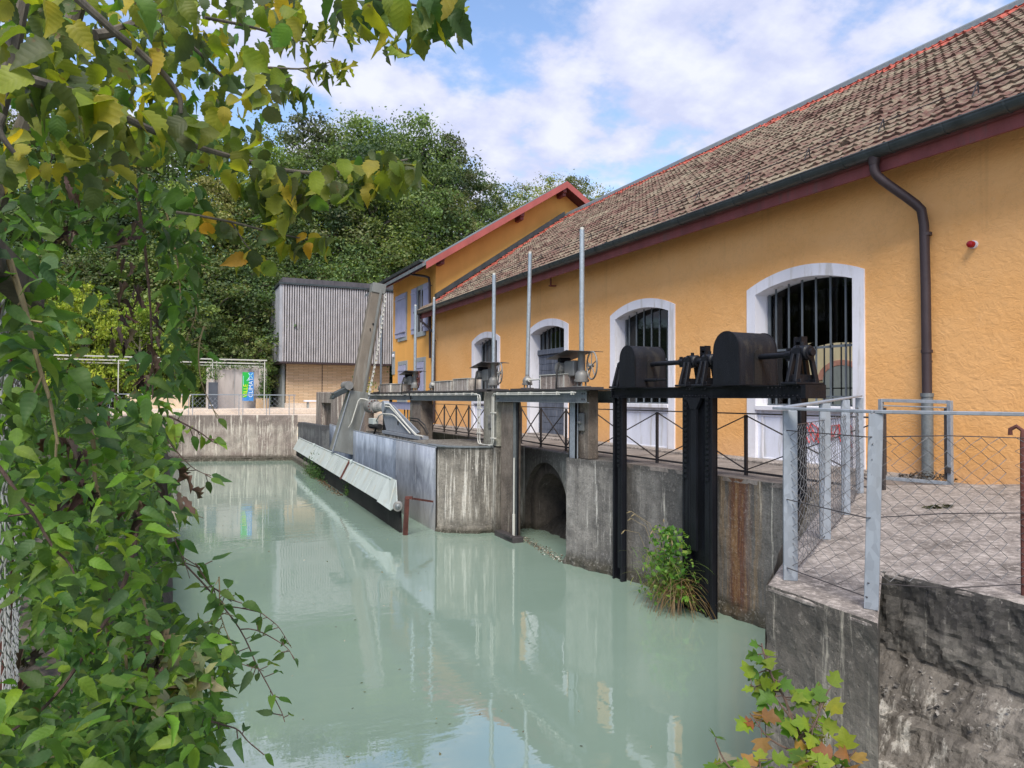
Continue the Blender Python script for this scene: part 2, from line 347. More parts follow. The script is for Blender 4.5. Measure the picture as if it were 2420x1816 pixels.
def clearglass():
    g = G('see_through_glass'); t = g.t.nodes.new('ShaderNodeBsdfTransparent'); t.inputs[0].default_value = (.82, .86, .86, 1)
    gl = g.t.nodes.new('ShaderNodeBsdfGlossy'); gl.inputs['Roughness'].default_value = .03
    fr = g.N('ShaderNodeFresnel', {'IOR': 1.22}); mx_ = g.t.nodes.new('ShaderNodeMixShader')
    g.t.links.new(fr.outputs[0], mx_.inputs[0]); g.t.links.new(t.outputs[0], mx_.inputs[1]); g.t.links.new(gl.outputs[0], mx_.inputs[2])
    g.t.links.new(mx_.outputs[0], g.out.inputs[0]); return g.m
M['clear'] = clearglass()
M['bars'] = paint('window_bar_paint', (0.12, 0.14, 0.16), .5)
M['door'] = paint('weathered_grey_planks', (0.10, 0.115, 0.15), .75, 0, .35, 5, .3, .5, dirt=(0.2, 0.21, 0.24))
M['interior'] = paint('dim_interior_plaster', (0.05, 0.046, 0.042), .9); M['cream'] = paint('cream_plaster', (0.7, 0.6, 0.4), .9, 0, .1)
M['intfloor'] = paint('interior_floor', (0.12, 0.12, 0.12), .6); M['brick'] = paint('pink_brick_arch', (0.5, 0.25, 0.2), .9)
def leafmat(name, rough=.45, trans=.45, tint=(1, 1, 1), veins=0, tr=(1.7, 1.75, .75)):
    g = G(name); a = g.N('ShaderNodeAttribute', attribute_name='Col').outputs['Color']
    c = g.mix(1.0, a, tint, 'MULTIPLY'); nrm = None
    if name == 'far_leaf': c = g.mix(1.0, c, g.ramp(g.N('ShaderNodeObjectInfo').outputs['Random'], [(0, (.5, .58, .62)), (.35, (.8, .85, .75)), (.7, (1.05, 1.1, .85)), (1, (1.5, 1.35, 1.05))]), 'MULTIPLY')
    n = g.noise(g.vec((40, 40, 40)), 1.0, 3, .6); c = g.mix(g.rng(n, .35, .7, 0, .3), c, g.mix(1.0, c, (.55, .6, .5), 'MULTIPLY'))
    if veins:
        l = g.xyz(g.N('ShaderNodeAttribute', attribute_name='lf').outputs['Vector']); ay = g.ma('ABSOLUTE', l[1])
        w1 = g.ma('ABSOLUTE', g.ma('SINE', g.ma('MULTIPLY', g.ma('SUBTRACT', l[0], g.ma('MULTIPLY', ay, .75)), PI*veins)))
        v = g.ma('MAXIMUM', g.rng(w1, .22, .0), g.rng(ay, .03, .0)); c = g.mix(g.ma('MULTIPLY', v, .13), c, g.mix(1.0, c, (1.9, 1.7, 1.8), 'MULTIPLY'))
        sp_ = g.noise(g.vec((26, 26, 26)), 1.0, 2, .5); c = g.mix(g.rng(sp_, .70, .76, 0, .7), c, (.13, .07, .025)); c = g.mix(g.rng(g.noise(g.vec((9, 9, 9)), 1.0, 2), .55, .75, 0, .5), c, g.mix(1.0, c, (1.7, 1.35, .8), 'MULTIPLY'))
        nrm = g.bump(g.ma('MULTIPLY', w1, 1.0), .16, .003)
    tr_ = g.t.nodes.new('ShaderNodeBsdfTranslucent'); g.put(tr_.inputs[0], g.mix(1.0, c, tr, 'MULTIPLY'))
    mx_ = g.t.nodes.new('ShaderNodeMixShader'); mx_.inputs[0].default_value = trans
    g.done(c, rough, 0, nrm, .4)
    g.t.links.new(g.p.outputs[0], mx_.inputs[1]); g.t.links.new(tr_.outputs[0], mx_.inputs[2]); g.t.links.new(mx_.outputs[0], g.out.inputs[0])
    return g.m
M['leaf'] = leafmat('near_leaf', .58, .45, veins=7); M['farleaf'] = leafmat('far_leaf', .6, .3, (1, 1, 1)); M['dryleaf'] = leafmat('withered_leaf', .8, .1)
def bark(name, a, b, sc=20):
    g = G(name); n = g.noise(g.vec((sc, sc, sc*.25)), 1.0, 7, .7); return g.done(g.ramp(n, [(.3, a), (.7, b)]), .85, 0, g.bump(n, .6, .01), .2)
M['bark'] = bark('grey_bark', (0.05, 0.045, 0.04), (0.17, 0.15, 0.12)); M['vinestem'] = bark('tan_vine_stem', (0.17, 0.13, 0.07), (0.36, 0.29, 0.16), 60)
M['purplestem'] = bark('purple_brown_stem', (0.06, 0.04, 0.035), (0.16, 0.11, 0.09), 60); M['farbark'] = bark('far_bark', (0.05, 0.045, 0.035), (0.2, 0.18, 0.15), 4)
M['soil'] = slab('dark_soil', (0.06, 0.05, 0.04), (0.11, 0.095, 0.08), (0.03, 0.025, 0.02), .3)
M['hill'] = slab('wooded_hill_soil', (0.025, 0.03, 0.015), (0.045, 0.055, 0.025), (0.02, 0.02, 0.012), 0)
# ================================================================ THE SETTING
WZ = -2.15
def hz(x, y):
    d = max(0.0, (y-53)+0.16*max(0, -x-4)) ; h = .55+min(d*.32, 11)+max(0, d-34)*.05
    return h+.5*math.sin(x*.23)*min(1, d*.1)
b = MB(); b.grid([[(x, y, WZ) for x in (-60, 0, 60)] for y in (-25, 10, 44)]); tag(b.build('water', M['water'], fix=False), kind='structure')
b = MB(); rows = []
for y in list(range(44, 150, 4)): rows.append([(x, y, -.3 if y == 44 else hz(x, y)) for x in range(-90, 111, 5)])
b.grid(rows); tag(b.build('hillside', M['hill'], smooth=True), kind='structure')
# terrace beyond the basin
b = MB(); b.prism([(-30, 41.6), (-10, 41.6), (1.2, 41.55), (5.7, 40.6), (11.2, 40.6), (11.2, 39.9), (22, 39.9), (22, 54), (-30, 54)], 'z', -.2, .30)
b.prism([(-30, 43.2), (8.7, 43.2), (8.7, 43.9), (14, 43.9), (14, 54), (-30, 54)], 'z', .30, .60)
tag(b.build('terrace', M['terrace'], bev=.02), kind='structure')
# walkway along the building, with a pale kerb strip at the wall foot
b = MB(); b.prism([(8.25, 7.0), (11.1, 6.0), (11.1, 39.8), (8.95, 39.8), (8.9, 21), (8.35, 17.25), (8.32, 13.1), (8.0, 9.1)], 'z', -.22, 0)
tag(b.build('walkway', M['walk'], bev=.015), kind='structure')
b = MB(); b.box((10.55, 7.6, -.1), (11.06, 31.9, .055)); tag(b.build('kerb', M['platform'], bev=.015), kind='structure')
# ---------------------------------------------------------------- platform on the right (its block, paving and walls)
b = MB()
plat = [(3.42, 3.44), (3.37, 2.6), (4.43, 3.38), (4.50, 2.2), (4.6, -3), (12, -3), (11.1, 6.0), (8.25, 7.0)]
b.prism([(x, y) for x, y in plat], 'z', .045, .10); tag(b.build('platform_paving', M['platform'], bev=.02), kind='structure')
# rough wall meshes: a vertical sheet with a noisy offset
from mathutils import noise as mnoise
def roughface(b, p0, p1, z0, z1, nrm, amp=.03, st=.09, sc=2.0, prof=None, rim=.0):
    p0, p1, nrm = Vector(p0), Vector(p1), Vector(nrm).normalized(); L = (p1-p0).length
    nu = max(2, int(L/st)); nv = max(2, int((z1-z0)/st)); rows = []
    for j in range(nv+1):
        z = z0+(z1-z0)*j/nv; row = []
        for i in range(nu+1):
            p = p0.lerp(p1, i/nu); q = Vector((p.x, p.y, z))
            a = amp*(mnoise.fractal(q*sc, .8, 2.1, 6)); e = prof(z, p) if prof else 0
            if j == nv: a -= rim*abs(mnoise.noise(q*7))
            v = q+nrm*(a+e); row.append((v.x, v.y, z+(amp*.5*mnoise.noise(q*5+Vector((9, 0, 0))) if 0 < j < nv else 0)))
        rows.append(row)
    b.grid(rows)
blk = thing('platform_block', (3.9, 3.2, WZ-.6), 'grey stained concrete block with vertical board marks carrying the front corner of the mesh fence', 'concrete block')
b = MB(); roughface(b, (3.37, 2.6, 0), (3.42, 3.44, 0), WZ-.6, .098, (-1, 0, 0), .010, .03, 5.0, None, .02)
roughface(b, (3.42, 3.44, 0), (8.1, 7.3, 0), WZ-.6, .098, (-.6, .75, 0), .012, .12, 2.0)
b.prism([(3.46, 3.42), (3.44, 2.68), (4.5, 3.45), (8.25, 6.95), (8.1, 7.25)], 'z', WZ-.6, .0)
b.build('block_wall', M['block'], blk, smooth=False)
def ledge(z, p):
    t = (p.y-2.2)
    z = z+.07*mnoise.noise(Vector((p.x*2, p.y*3, 0)))
    z += .05*mnoise.noise(Vector((p.y*7, 3, 0)))
    e = 0 if z > -.46 else ((-.46-z)*.9 if z > -.62 else .144+(-.62-z)*.35)
    if -.70 > z: e += .05
    if -.74 < z < -.70: e -= .05
    if z < -1.0: e += .06
    return e+.012*mnoise.noise(Vector((p.y*22, z*22, 1)))
bw = thing('retaining_wall', (4.6, 1.5, WZ-.4), 'blackened rough concrete retaining wall with a crumbling cracked ledge along its foot', 'retaining wall')
b = MB(); roughface(b, (4.44, 3.42, 0), (4.6, -2.5, 0), -.42, .097, (-1, 0, 0), .035, .025, 7, None, .03); b.build('upper_wall', M['blackwall'], bw)
b = MB(); roughface(b, (4.44, 3.62, 0), (4.6, -2.5, 0), -2.6, -.40, (-1, 0, 0), .035, .024, 6.5, ledge); b.build('crumbling_footing', M['ledge'], bw)
b = MB(); random.seed(5)
for i in range(170):
    y = random.uniform(1.6, 3.5); z = random.uniform(-.72, -.48); x = 4.44-ledge(z, Vector((4.44, y, 0)))-.01
    r = random.choice((.006, .009, .013, .022)); c = Vector((x, y, z))
    vs = [c+Vector((random.uniform(-1, 1), random.uniform(-1, 1), random.uniform(-.7, .7))).normalized()*r*random.uniform(.7, 1.2) for _ in range(8)]
    b.add(vs, [(0,1,2),(2,3,4),(4,5,6),(6,7,0),(1,3,5),(5,7,1),(0,2,4),(4,6,0),(1,2,3),(3,4,5),(5,6,7),(7,0,1)])
b.build('exposed_pebbles', paint('pebble', (0.22, 0.205, 0.19), .85, 0, .7, 30), bw).__setitem__('kind', 'stuff')
# ---------------------------------------------------------------- canal walls
cw = MB(); pts = [(7.36, 13.0), (7.42, 12.7), (7.6, 12.1), (7.78, 11.5), (7.93, 10.4), (7.96, 9.2), (8.05, 8.0), (8.1, 7.2)]
def wallstrip(b, pts, z0, z1, nrm, amp=.02, st=.09, prof=None):
    rows = None
    P_ = [Vector((x, y, 0)) for x, y in pts]; samp = []
    for a, c in zip(P_, P_[1:]):
        n = max(1, int((c-a).length/st)); samp += [a.lerp(c, i/n) for i in range(n)]
    samp.append(P_[-1]); nv = int((z1-z0)/st); rows = []
    for j in range(nv+1):
        z = z0+(z1-z0)*j/nv; row = []
        for i, p in enumerate(samp):
            d = (samp[min(i+1, len(samp)-1)]-samp[max(i-1, 0)]).normalized(); n = Vector((-d.y, d.x, 0)); n = n if n.dot(Vector(nrm)) > 0 else -n
            q = Vector((p.x, p.y, z)); a = amp*mnoise.fractal(q*2.5, .8, 2.1, 5)
            if prof: a += prof(z, p)
            v = q+n*a; row.append((v.x, v.y, z))
        rows.append(row)
    b.grid(rows)
def foot(z, p):
    z += .05*mnoise.noise(Vector((p.x*3, p.y*3, 2)))
    return 0 if z > WZ+.17 else (.05+.07*mnoise.noise(Vector((p.x*6, p.y*6, z*5))))*min(1, (WZ+.17-z)*9)
cr = thing('canal_wall', (8.0, 10, WZ-.6), 'long grey concrete canal wall with a broad rust brown stain beneath the walkway', 'canal wall')
b = MB(); wallstrip(b, pts[3:], WZ-.6, .035, (-1, -.2, 0), .012, .055, foot); b.build('wall_face', M['wallrust'], cr)
b = MB(); b.prism(pts[3:]+[(8.4, 7.2), (8.4, 11.5)], 'z', -.03, .045); b.build('coping', M['walk'], cr)
pr = thing('intake_pier', (7.6, 12.4, WZ-.6), 'grey concrete pier right of the dark tunnel mouth, under a brown post', 'concrete pier')
b = MB(); wallstrip(b, [(8.35, 13.12), (7.40, 13.02), (7.36, 12.96), (7.42, 12.7), (7.6, 12.1), (7.78, 11.5)], WZ-.6, .045, (-1, -.1, 0), .012, .055, foot)
b.prism([(8.35, 13.09), (7.40, 13.0), (7.38, 12.95), (7.44, 12.7), (7.62, 12.1), (7.80, 11.5), (8.35, 11.5)], 'z', -.3, .04); b.build('pier_body', M['pier2'], pr)
# tunnel wall, recessed behind the nearest gantry
RX = 8.33
tw = thing('tunnel_wall', (RX, 15.2, WZ-.6), 'stained concrete wall with a round dark tunnel mouth below the railing', 'tunnel wall')
cy0, cz0, R1, R0 = 15.72, -1.45, 1.13, .86
b = MB(); n = 24; arc = [(cy0+R1*math.cos(PI*i/n), cz0+R1*math.sin(PI*i/n)) for i in range(n+1)]
top = -.03
for i in range(n):
    (a0, c0), (a1, c1) = arc[i], arc[i+1]; b.add([(RX, a0, c0), (RX, a1, c1), (RX, a1, top), (RX, a0, top)], [(0, 1, 2, 3)])
b.add([(RX, cy0+R1, -2.8), (RX, 17.4, -2.8), (RX, 17.4, top), (RX, cy0+R1, top)], [(0, 1, 2, 3)])
b.add([(RX, cy0-R1, -2.8), (RX, 13.0, -2.8), (RX, 13.0, top), (RX, cy0-R1, top)], [(0, 1, 2, 3)])
b.box((8.33, 16.95, -2.8), (8.7, 17.6, top)); b.build('wall_face', M['recess'], tw)
b = MB()
for Ra, Rb, xa, xb in ((R1, R1, RX, RX+.16), (R1, R0, RX+.16, RX+.16), (R0, R0-.05, RX+.16, 12.5)):
    fa = [(xa, cy0+Ra*math.cos(t), cz0+Ra*math.sin(t)) for t in [PI*i/n for i in range(n+1)]]
    fb = [(xb, cy0+Rb*math.cos(t), cz0+Rb*math.sin(t)) for t in [PI*i/n for i in range(n+1)]]
    fa = [(xa, cy0+Ra, -2.8)]+fa+[(xa, cy0-Ra, -2.8)]; fb = [(xb, cy0+Rb, -2.8)]+fb+[(xb, cy0-Rb, -2.8)]
    b.grid([fa, fb])
b.build('arch_ring', concrete('shade_toned_arch', (0.11, 0.095, 0.082), (0.03, 0.027, 0.025), (0.3, 0.28, 0.25), .5, .2, -.3, .3, seed=3), tw)  # brown arch and lining, darkened in colour to give the tunnel's shade
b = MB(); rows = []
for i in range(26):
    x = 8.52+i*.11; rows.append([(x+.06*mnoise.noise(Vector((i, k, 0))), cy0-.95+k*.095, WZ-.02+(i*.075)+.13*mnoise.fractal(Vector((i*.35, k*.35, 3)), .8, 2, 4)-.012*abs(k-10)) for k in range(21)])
b.grid(rows); b.box((11.4, 14.6, -2.8), (11.5, 16.9, 0)); b.build('rubble_floor', concrete('shade_toned_rubble', (0.03, 0.028, 0.026), (0.012, 0.012, 0.012), (0.09, 0.085, 0.08), .4, .25, 0, .1, None, seed=2), tw)  # near-black colour stands in for the dim light inside the tunnel
# pier on the left of the gate slot
pp = thing('intake_pier', (6.9, 18, WZ-.6), 'broad concrete pier with lime streaked curved face beside the zinc sheeting', 'concrete pier')
b = MB(); wallstrip(b, [(6.1, 17.47), (6.22, 17.2), (6.5, 16.95), (6.9, 16.78), (7.32, 16.72)], WZ-.6, .03, (0, -1, 0), .012, .055, foot)
b.prism([(6.11, 17.45), (6.23, 17.22), (6.51, 16.97), (6.9, 16.80), (7.32, 16.74), (7.32, 16.5), (8.34, 16.9), (8.34, 20.5), (6.2, 20.5)], 'z', WZ-.6, .02)
b.build('pier_body', M['pier'], pp)
b = MB(); b.prism([(6.06, 17.42), (6.2, 17.17), (6.49, 16.92), (6.89, 16.74), (7.34, 16.68), (7.34, 16.9), (6.9, 16.95), (6.35, 17.4), (6.2, 18.3), (6.1, 18.3)], 'z', .022, .05); b.build('edge_strip', M['galvd'], pp)
# inner basin walls behind the zinc sheeting (far piers)
ib = thing('canal_wall', (8.9, 24, WZ-.6), 'mossy dark canal wall under the railing left of the concrete pier', 'canal wall')
b = MB(); wallstrip(b, [(8.34, 17.6), (8.85, 21), (8.92, 28), (8.95, 39.8)], WZ-.6, -.03, (-1, 0, 0), .03, .25); b.build('wall_face', concrete('mossy_wall', (0.13, 0.115, 0.10), (0.03, 0.03, 0.02), (0.35, 0.33, 0.29), .8, .3, .1, .6, seed=4.4), ib)
# far basin wall
fw = thing('canal_wall', (1, 41, WZ-.6), 'tall streaky concrete wall at the far end of the basin below the terrace railing', 'canal wall')
b = MB(); wallstrip(b, [(-25, 41.7), (-8, 41.7), (1.2, 41.45), (5.95, 40.25)], WZ-.6, .30, (0, -1, 0), .03, .3); b.build('wall_face', M['farwall'], fw)
b = MB(); wallstrip(b, [(-25, 41.5), (1.2, 41.2), (5.8, 40.05)], WZ-.6, WZ+.16, (0, -1, 0), .06, .2)
rows = [[(x, y-.02, WZ+.16) for x, y in ((-25, 41.5), (1.2, 41.2), (5.8, 40.05))], [(x, y+.4, WZ+.2) for x, y in ((-25, 41.5), (1.2, 41.2), (5.8, 40.05))]]; b.grid(rows)
b.build('foot_ledge', M['farwall'], fw)
# left inner wall: concrete left of the sheeting and a frame with a niche
lw = thing('intake_side_wall', (6.1, 37, WZ-.6), 'dark grey side wall of the intake at the far end of the pale trough', 'concrete wall')
b = MB(); b.prism([(5.98, 40.3), (6.35, 40.3), (6.62, 34.6), (6.25, 34.6)], 'z', WZ-.6, -.08); b.build('wall_body', concrete('blue_grey_wall', (0.15, 0.16, 0.165), (0.045, 0.045, 0.05), (0.3, 0.3, 0.3), .6, .3, 0, .5, seed=5.5), lw)
nf = thing('concrete_frame', (7.2, 34, -.3), 'tall weathered concrete frame with a dark niche, left of the inclined chute', 'concrete frame')
b = MB(); b.box((6.65, 37.2, -.6), (7.15, 38.6, 1.56)); b.box((6.65, 33.0, -.6), (7.15, 34.6, 1.53)); b.box((6.652, 34.6, 1.0), (7.152, 37.2, 1.54)); b.build('frame_posts', M['farwall'], nf, bev=.02)
b = MB(); b.box((6.9, 34.6, -.6), (7.0, 37.2, 1.0)); b.build('niche_gate', M['brownpost'], nf)
# ================================================================ MAIN BUILDING
W = 11.05; YF = 32.1; ZT = 5.45
mb_ = thing('industrial_building', (14, 16, 0), 'long orange rendered hydro plant building with arched openings and lichen covered tile roof', 'building')
wins = [(25.98, 2.83), (20.77, 2.86), (15.51, 2.88), (10.18, 2.88)]
def arc_z(y, c, half, zs, rise):
    Rr = (half*half+rise*rise)/(2*rise); return zs+rise-Rr+math.sqrt(max(0, Rr*Rr-(y-c)**2))
b = MB()
def wallquad(x, y0, y1, z0, z1): b.add([(x, y0, z0), (x, y1, z0), (x, y1, z1), (x, y0, z1)], [(0, 1, 2, 3)])
edges = [-1.5]
for c, wd in sorted(wins): edges += [c-wd/2+.12, c+wd/2-.12]
edges.append(YF)
for i in range(0, len(edges), 2): wallquad(W, edges[i], edges[i+1], -.2, ZT)
for c, wd in wins:
    h = wd/2-.12; n = 14; ys = [c-h+2*h*i/n for i in range(n+1)]
    for i in range(n):
        z0, z1 = arc_z(ys[i], c, wd/2, 3.58, .30), arc_z(ys[i+1], c, wd/2, 3.58, .30)
        b.add([(W, ys[i], z0), (W, ys[i+1], z1), (W, ys[i+1], ZT), (W, ys[i], ZT)], [(0, 1, 2, 3)])
b.box((W+.002, YF-.3, -.2), (W+.4, YF, ZT)); b.build('wall', M['stucco'], mb_)
# inner rooms: floor, cross walls and a far wall with a lit arched opening
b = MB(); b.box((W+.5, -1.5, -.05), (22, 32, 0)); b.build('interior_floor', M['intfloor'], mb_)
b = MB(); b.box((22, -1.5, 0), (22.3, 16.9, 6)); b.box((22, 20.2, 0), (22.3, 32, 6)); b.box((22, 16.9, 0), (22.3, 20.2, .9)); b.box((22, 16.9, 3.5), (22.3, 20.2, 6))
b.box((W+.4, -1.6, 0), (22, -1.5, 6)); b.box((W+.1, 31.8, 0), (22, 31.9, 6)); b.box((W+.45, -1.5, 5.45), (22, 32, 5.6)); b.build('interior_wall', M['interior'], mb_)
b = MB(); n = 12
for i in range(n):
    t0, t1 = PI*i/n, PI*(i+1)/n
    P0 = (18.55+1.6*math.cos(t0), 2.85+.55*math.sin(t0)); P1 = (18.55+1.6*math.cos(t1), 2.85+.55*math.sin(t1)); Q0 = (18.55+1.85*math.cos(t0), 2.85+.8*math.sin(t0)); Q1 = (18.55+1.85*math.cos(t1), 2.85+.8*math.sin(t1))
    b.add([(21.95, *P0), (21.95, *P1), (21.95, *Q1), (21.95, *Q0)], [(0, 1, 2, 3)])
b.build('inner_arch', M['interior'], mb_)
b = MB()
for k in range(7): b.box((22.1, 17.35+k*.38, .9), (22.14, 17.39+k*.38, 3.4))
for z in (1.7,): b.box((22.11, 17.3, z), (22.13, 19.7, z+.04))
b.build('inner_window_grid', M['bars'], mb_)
def surround(c, wd, name, lab):
    b = MB(); n = 20; ho = wd/2; hi = wd/2-.245; zo, ro, zi, ri = 3.62, .30, 3.49, .195; X0 = W-.03; X1 = W+.42
    zb = -.02
    # outer ring face, reveals
    ys = [-1+2*i/n for i in range(n+1)]
    O = [(c+s*ho, arc_z(c+s*ho, c, ho, zo, ro)) for s in ys]; I = [(c+s*hi, arc_z(c+s*hi, c, hi, zi, ri)) for s in ys]
    O = [(c-ho, zb)]+O+[(c+ho, zb)]; I = [(c-hi, zb)]+I+[(c+hi, zb)]
    b.grid([[(X0, *p) for p in O], [(X0, *p) for p in I], [(X1, *p) for p in I]]); b.grid([[(W+.01, *p) for p in O], [(X0, *p) for p in O]])
    return b.build(name, M['trim'], mb_, label=lab), hi, zi, ri
for idx, (c, wd) in enumerate(wins):
    door = idx == 1
    lab = ['narrow looking arched barred window farthest along the orange wall, behind the thick pipe',
           'arched doorway with grey plank leaves and a barred fanlight', 'arched barred window behind the smaller black wheel cover',
           'arched barred window nearest the brown downpipe, with an inside view of a far window'][idx]
    rt, hi, zi, ri = surround(c, wd, 'arched_doorway' if door else 'arched_window', lab)
    if idx == 3: win4 = rt
    gx = W+.36
    if not door:
        b = MB(); b.box((W-.05, c-hi+.002, 1.06), (W+.40, c+hi-.002, 1.16)); b.build('sill', M['trim'], rt, bev=.01)
        b = MB(); b.box((W+.05, c-hi+.002, 0), (W+.15, c+hi-.002, 1.058)); b.build('panel', M['panel'], rt)
        b = MB(); y0, y1 = c-hi+.1, c+hi-.1
        for a in ((y0, .06, y0+.05, .98), (y1-.05, .06, y1, .98)): b.box((W+.035, a[0], a[1]), (W+.06, a[2], a[3]))
        b.box((W+.036, y0, .93), (W+.061, y1, .98)); b.box((W+.036, y0, .03), (W+.061, y1, .08)); b.build('panel_moulding', M['trim'], rt, bev=.005)
        b = MB(); n = 16; ys = [c-hi+2*hi*i/n for i in range(n+1)]
        for i in range(n):
            b.add([(gx, ys[i], 1.16), (gx, ys[i+1], 1.16), (gx, ys[i+1], arc_z(ys[i+1], c, hi, zi, ri)), (gx, ys[i], arc_z(ys[i], c, hi, zi, ri))], [(0, 1, 2, 3)])
        b.build('glazing', M['clear'] if idx == 3 else M['glass'], rt, fix=False)
        b = MB(); nb = 7; xb = W+.22
        for i in range(1, nb):
            y = c-hi+2*hi*i/nb; b.box((xb-.014, y-.014, 1.16), (xb+.014, y+.014, arc_z(y, c, hi, zi, ri)))
        b.box((xb-.014, c-hi, 2.28), (xb+.022, c+hi, 2.325)); b.build('security_bars', M['bars'], rt)
        b = MB()
        for y in (c-hi+.02, c+hi-.07): b.box((gx-.05, y, 1.16), (gx-.005, y+.05, arc_z(y+.025, c, hi, zi, ri)))
        for z in (1.165, 1.33): b.box((gx-.045, c-hi, z), (gx-.006, c+hi, z+.03))
        b.build('window_frame', M['bars'], rt)
    else:
        b = MB(); n = 16; ys = [c-hi+2*hi*i/n for i in range(n+1)]
        for i in range(n):
            b.add([(gx, ys[i], 2.95), (gx, ys[i+1], 2.95), (gx, ys[i+1], arc_z(ys[i+1], c, hi, zi, ri)), (gx, ys[i], arc_z(ys[i], c, hi, zi, ri))], [(0, 1, 2, 3)])
        b.build('fanlight', M['glass'], rt, fix=False)
        b = MB()
        for i in range(1, 8):
            y = c-hi+2*hi*i/8; b.box((gx-.06, y-.012, 2.95), (gx-.03, y+.012, arc_z(y, c, hi, zi, ri)))
        b.build('fanlight_bars', M['bars'], rt)
        b = MB(); b.box((gx-.12, c-hi, 2.78), (gx-.02, c+hi, 2.95)); b.build('transom', M['door'], rt, bev=.01)
        for s in (-1, 1):
            b = MB(); y0, y1 = (c-hi+.01, c-.005) if s < 0 else (c+.005, c+hi-.01); z = .02
            while z < 2.75: b.box((gx-.06+random.uniform(-.004, .004), y0, z), (gx-.01, y1, min(z+.215, 2.77))); z += .222
            b.build('door_leaf', M['door'], rt, bev=.006)
        b = MB(); b.box((W-.12, c-hi-.05, 0), (W+.38, c+hi+.05, .1)); b.build('threshold', M['walk'], rt, bev=.01)
# scribbled marks on the last panel
b = MB(); random.seed(3)
for k in range(9):
    y = 9.05+.17*k; pts_ = [(W+.03, y+.16*math.sin(i*1.3+k)*.8, .42+.42*abs(math.sin(k*1.7+i*.8))) for i in range(7)]; b.tube(pts_, .012, 5)
b.build('scribbles', paint('red_scribble_paint', (.5, .06, .06), .7), win4)
# ---- roof of pantiles: one stepped, wavy sheet
EX, EZ, RX_, RZ = 10.33, 5.40, 18.2, 10.78
sl = math.atan2(RZ-EZ, RX_-EX); LS = math.hypot(RZ-EZ, RX_-EX); NR = 27; pitch = LS/NR
def tileroof():
    b = MB(); Y0, Y1 = -1.5, 33.0; st = .045; n = int((Y1-Y0)/st); cs, sn = math.cos(sl), math.sin(sl); tw_ = .205
    V = []; F = []; MI = []
    rng_ = np.random.RandomState(4)
    for r_ in range(NR):
        jit = rng_.normal(0, .011, int((Y1-Y0)/tw_)+3); jit[rng_.rand(len(jit)) < .02] -= .05; s0 = r_*pitch-.02; s1 = (r_+1)*pitch+.005
        ymax = Y1 if EX+s1*cs < W+.02 else YF
        base = len(V); cnt = 0
        for k in range(n+1):
            y = Y0+k*st
            if y > ymax+.001: break
            ph = ((y-Y0)/tw_) % 1.0; sag = .028*mnoise.noise(Vector((r_*.22, y*.35, 0))); wv = .030*(max(0, math.sin(PI*min(1, ph/.45))) if ph < .45 else -.12*math.sin(PI*(ph-.45)/.55))
            j = jit[int((y-Y0)/tw_)]; jj = j*.8; e = .03*(.5-.5*math.cos(2*PI*ph))*.35
            for s_, h in ((s0+jj+e, .012+wv*.8+sag), (s0+jj+e, .052+wv+j+sag), ((s0+s1)/2, .035+wv+sag), (s1, .010+wv*.8+sag)):
                V.append((EX+s_*cs-h*sn, y, EZ+s_*sn+h*cs))
            cnt += 1
        for k in range(cnt-1):
            for q in range(3):
                a = base+k*4+q; F.append((a, a+1, a+5, a+4))
                y = Y0+k*st; red = (r_ >= NR-2) or (r_ >= 2 and YF-y < 1.0+.30*((r_*7) % 3)+.15*((r_*3) % 2) and r_ < NR-2) or (r_ == NR-3 and ((int((y-Y0)/tw_)*13) % 7) < 2)
                MI.append(1 if red else 0)
    b.v = V; b.f = F; b.mi = MI; return b
g = G('old_lichen_tiles'); cell = g.N('ShaderNodeVectorMath', {0: g.vec((1/.205*.2, 1/.205, 1/.30), loc=(0, 1.5/.205, 0))}, operation='FLOOR').outputs[0]
wn_ = g.N('ShaderNodeTexWhiteNoise', {'Vector': cell}, noise_dimensions='3D').outputs['Value']
n1 = g.noise(g.vec((7, 7, 7)), 1.0, 8, .75); n2 = g.noise(g.vec((.8, .5, 1.6)), 1.0, 6, .65); n3 = g.noise(g.vec((26, 26, 26)), 1.0, 5, .7)
c = g.mix(wn_, (0.125, 0.070, 0.058), (0.165, 0.090, 0.074)); c = g.mix(g.rng(n3, .4, .7, 0, .5), c, (0.10, 0.06, 0.055))
n4 = g.noise(g.vec((5.5, 1.1, 8)), 1.0, 6, .65); lic = g.ma('ADD', g.ma('MULTIPLY', n1, .40), g.ma('ADD', g.ma('MULTIPLY', n4, .30), g.ma('ADD', g.ma('MULTIPLY', n2, .32), g.ma('MULTIPLY', wn_, .025))))
c = g.mix(g.rng(lic, .455, .60, 0, .85), c, g.mix(n3, (0.19, 0.165, 0.115), (0.34, 0.305, 0.225)))
c = g.mix(g.rng(g.ma('ADD', n1, g.ma('MULTIPLY', n3, .3)), .72, .80, 0, .9), c, (0.05, 0.04, 0.035))
M['tiles'] = g.done(c, .9, 0, g.bump(g.ma('ADD', n1, n3), .7, .02), .15)
M['redtiles'] = paint('fresh_red_tiles', (0.36, 0.085, 0.06), .75, 0, .35, 6, .2, .3, dirt=(0.20, 0.12, 0.10))
tileroof().build('tile_roof', [M['tiles'], M['redtiles']], mb_, fix=False)
b = MB(); cs, sn = math.cos(sl), math.sin(sl)
b.prism([(EX+.02, EZ-.03), (RX_, RZ-.03), (RX_, RZ-.15), (EX+.1, EZ-.15)], 'y', -1.5, 32.0); b.build('roof_underside', M['soffit'], mb_)
b = MB()
b.prism([(RX_, RZ-.2), (RX_+4.4, RZ-3.2), (RX_+4.4, RZ-3.3), (RX_, RZ-.3)], 'y', -1.5, 32.0); b.build('rear_roof', M['redtiles'], mb_)
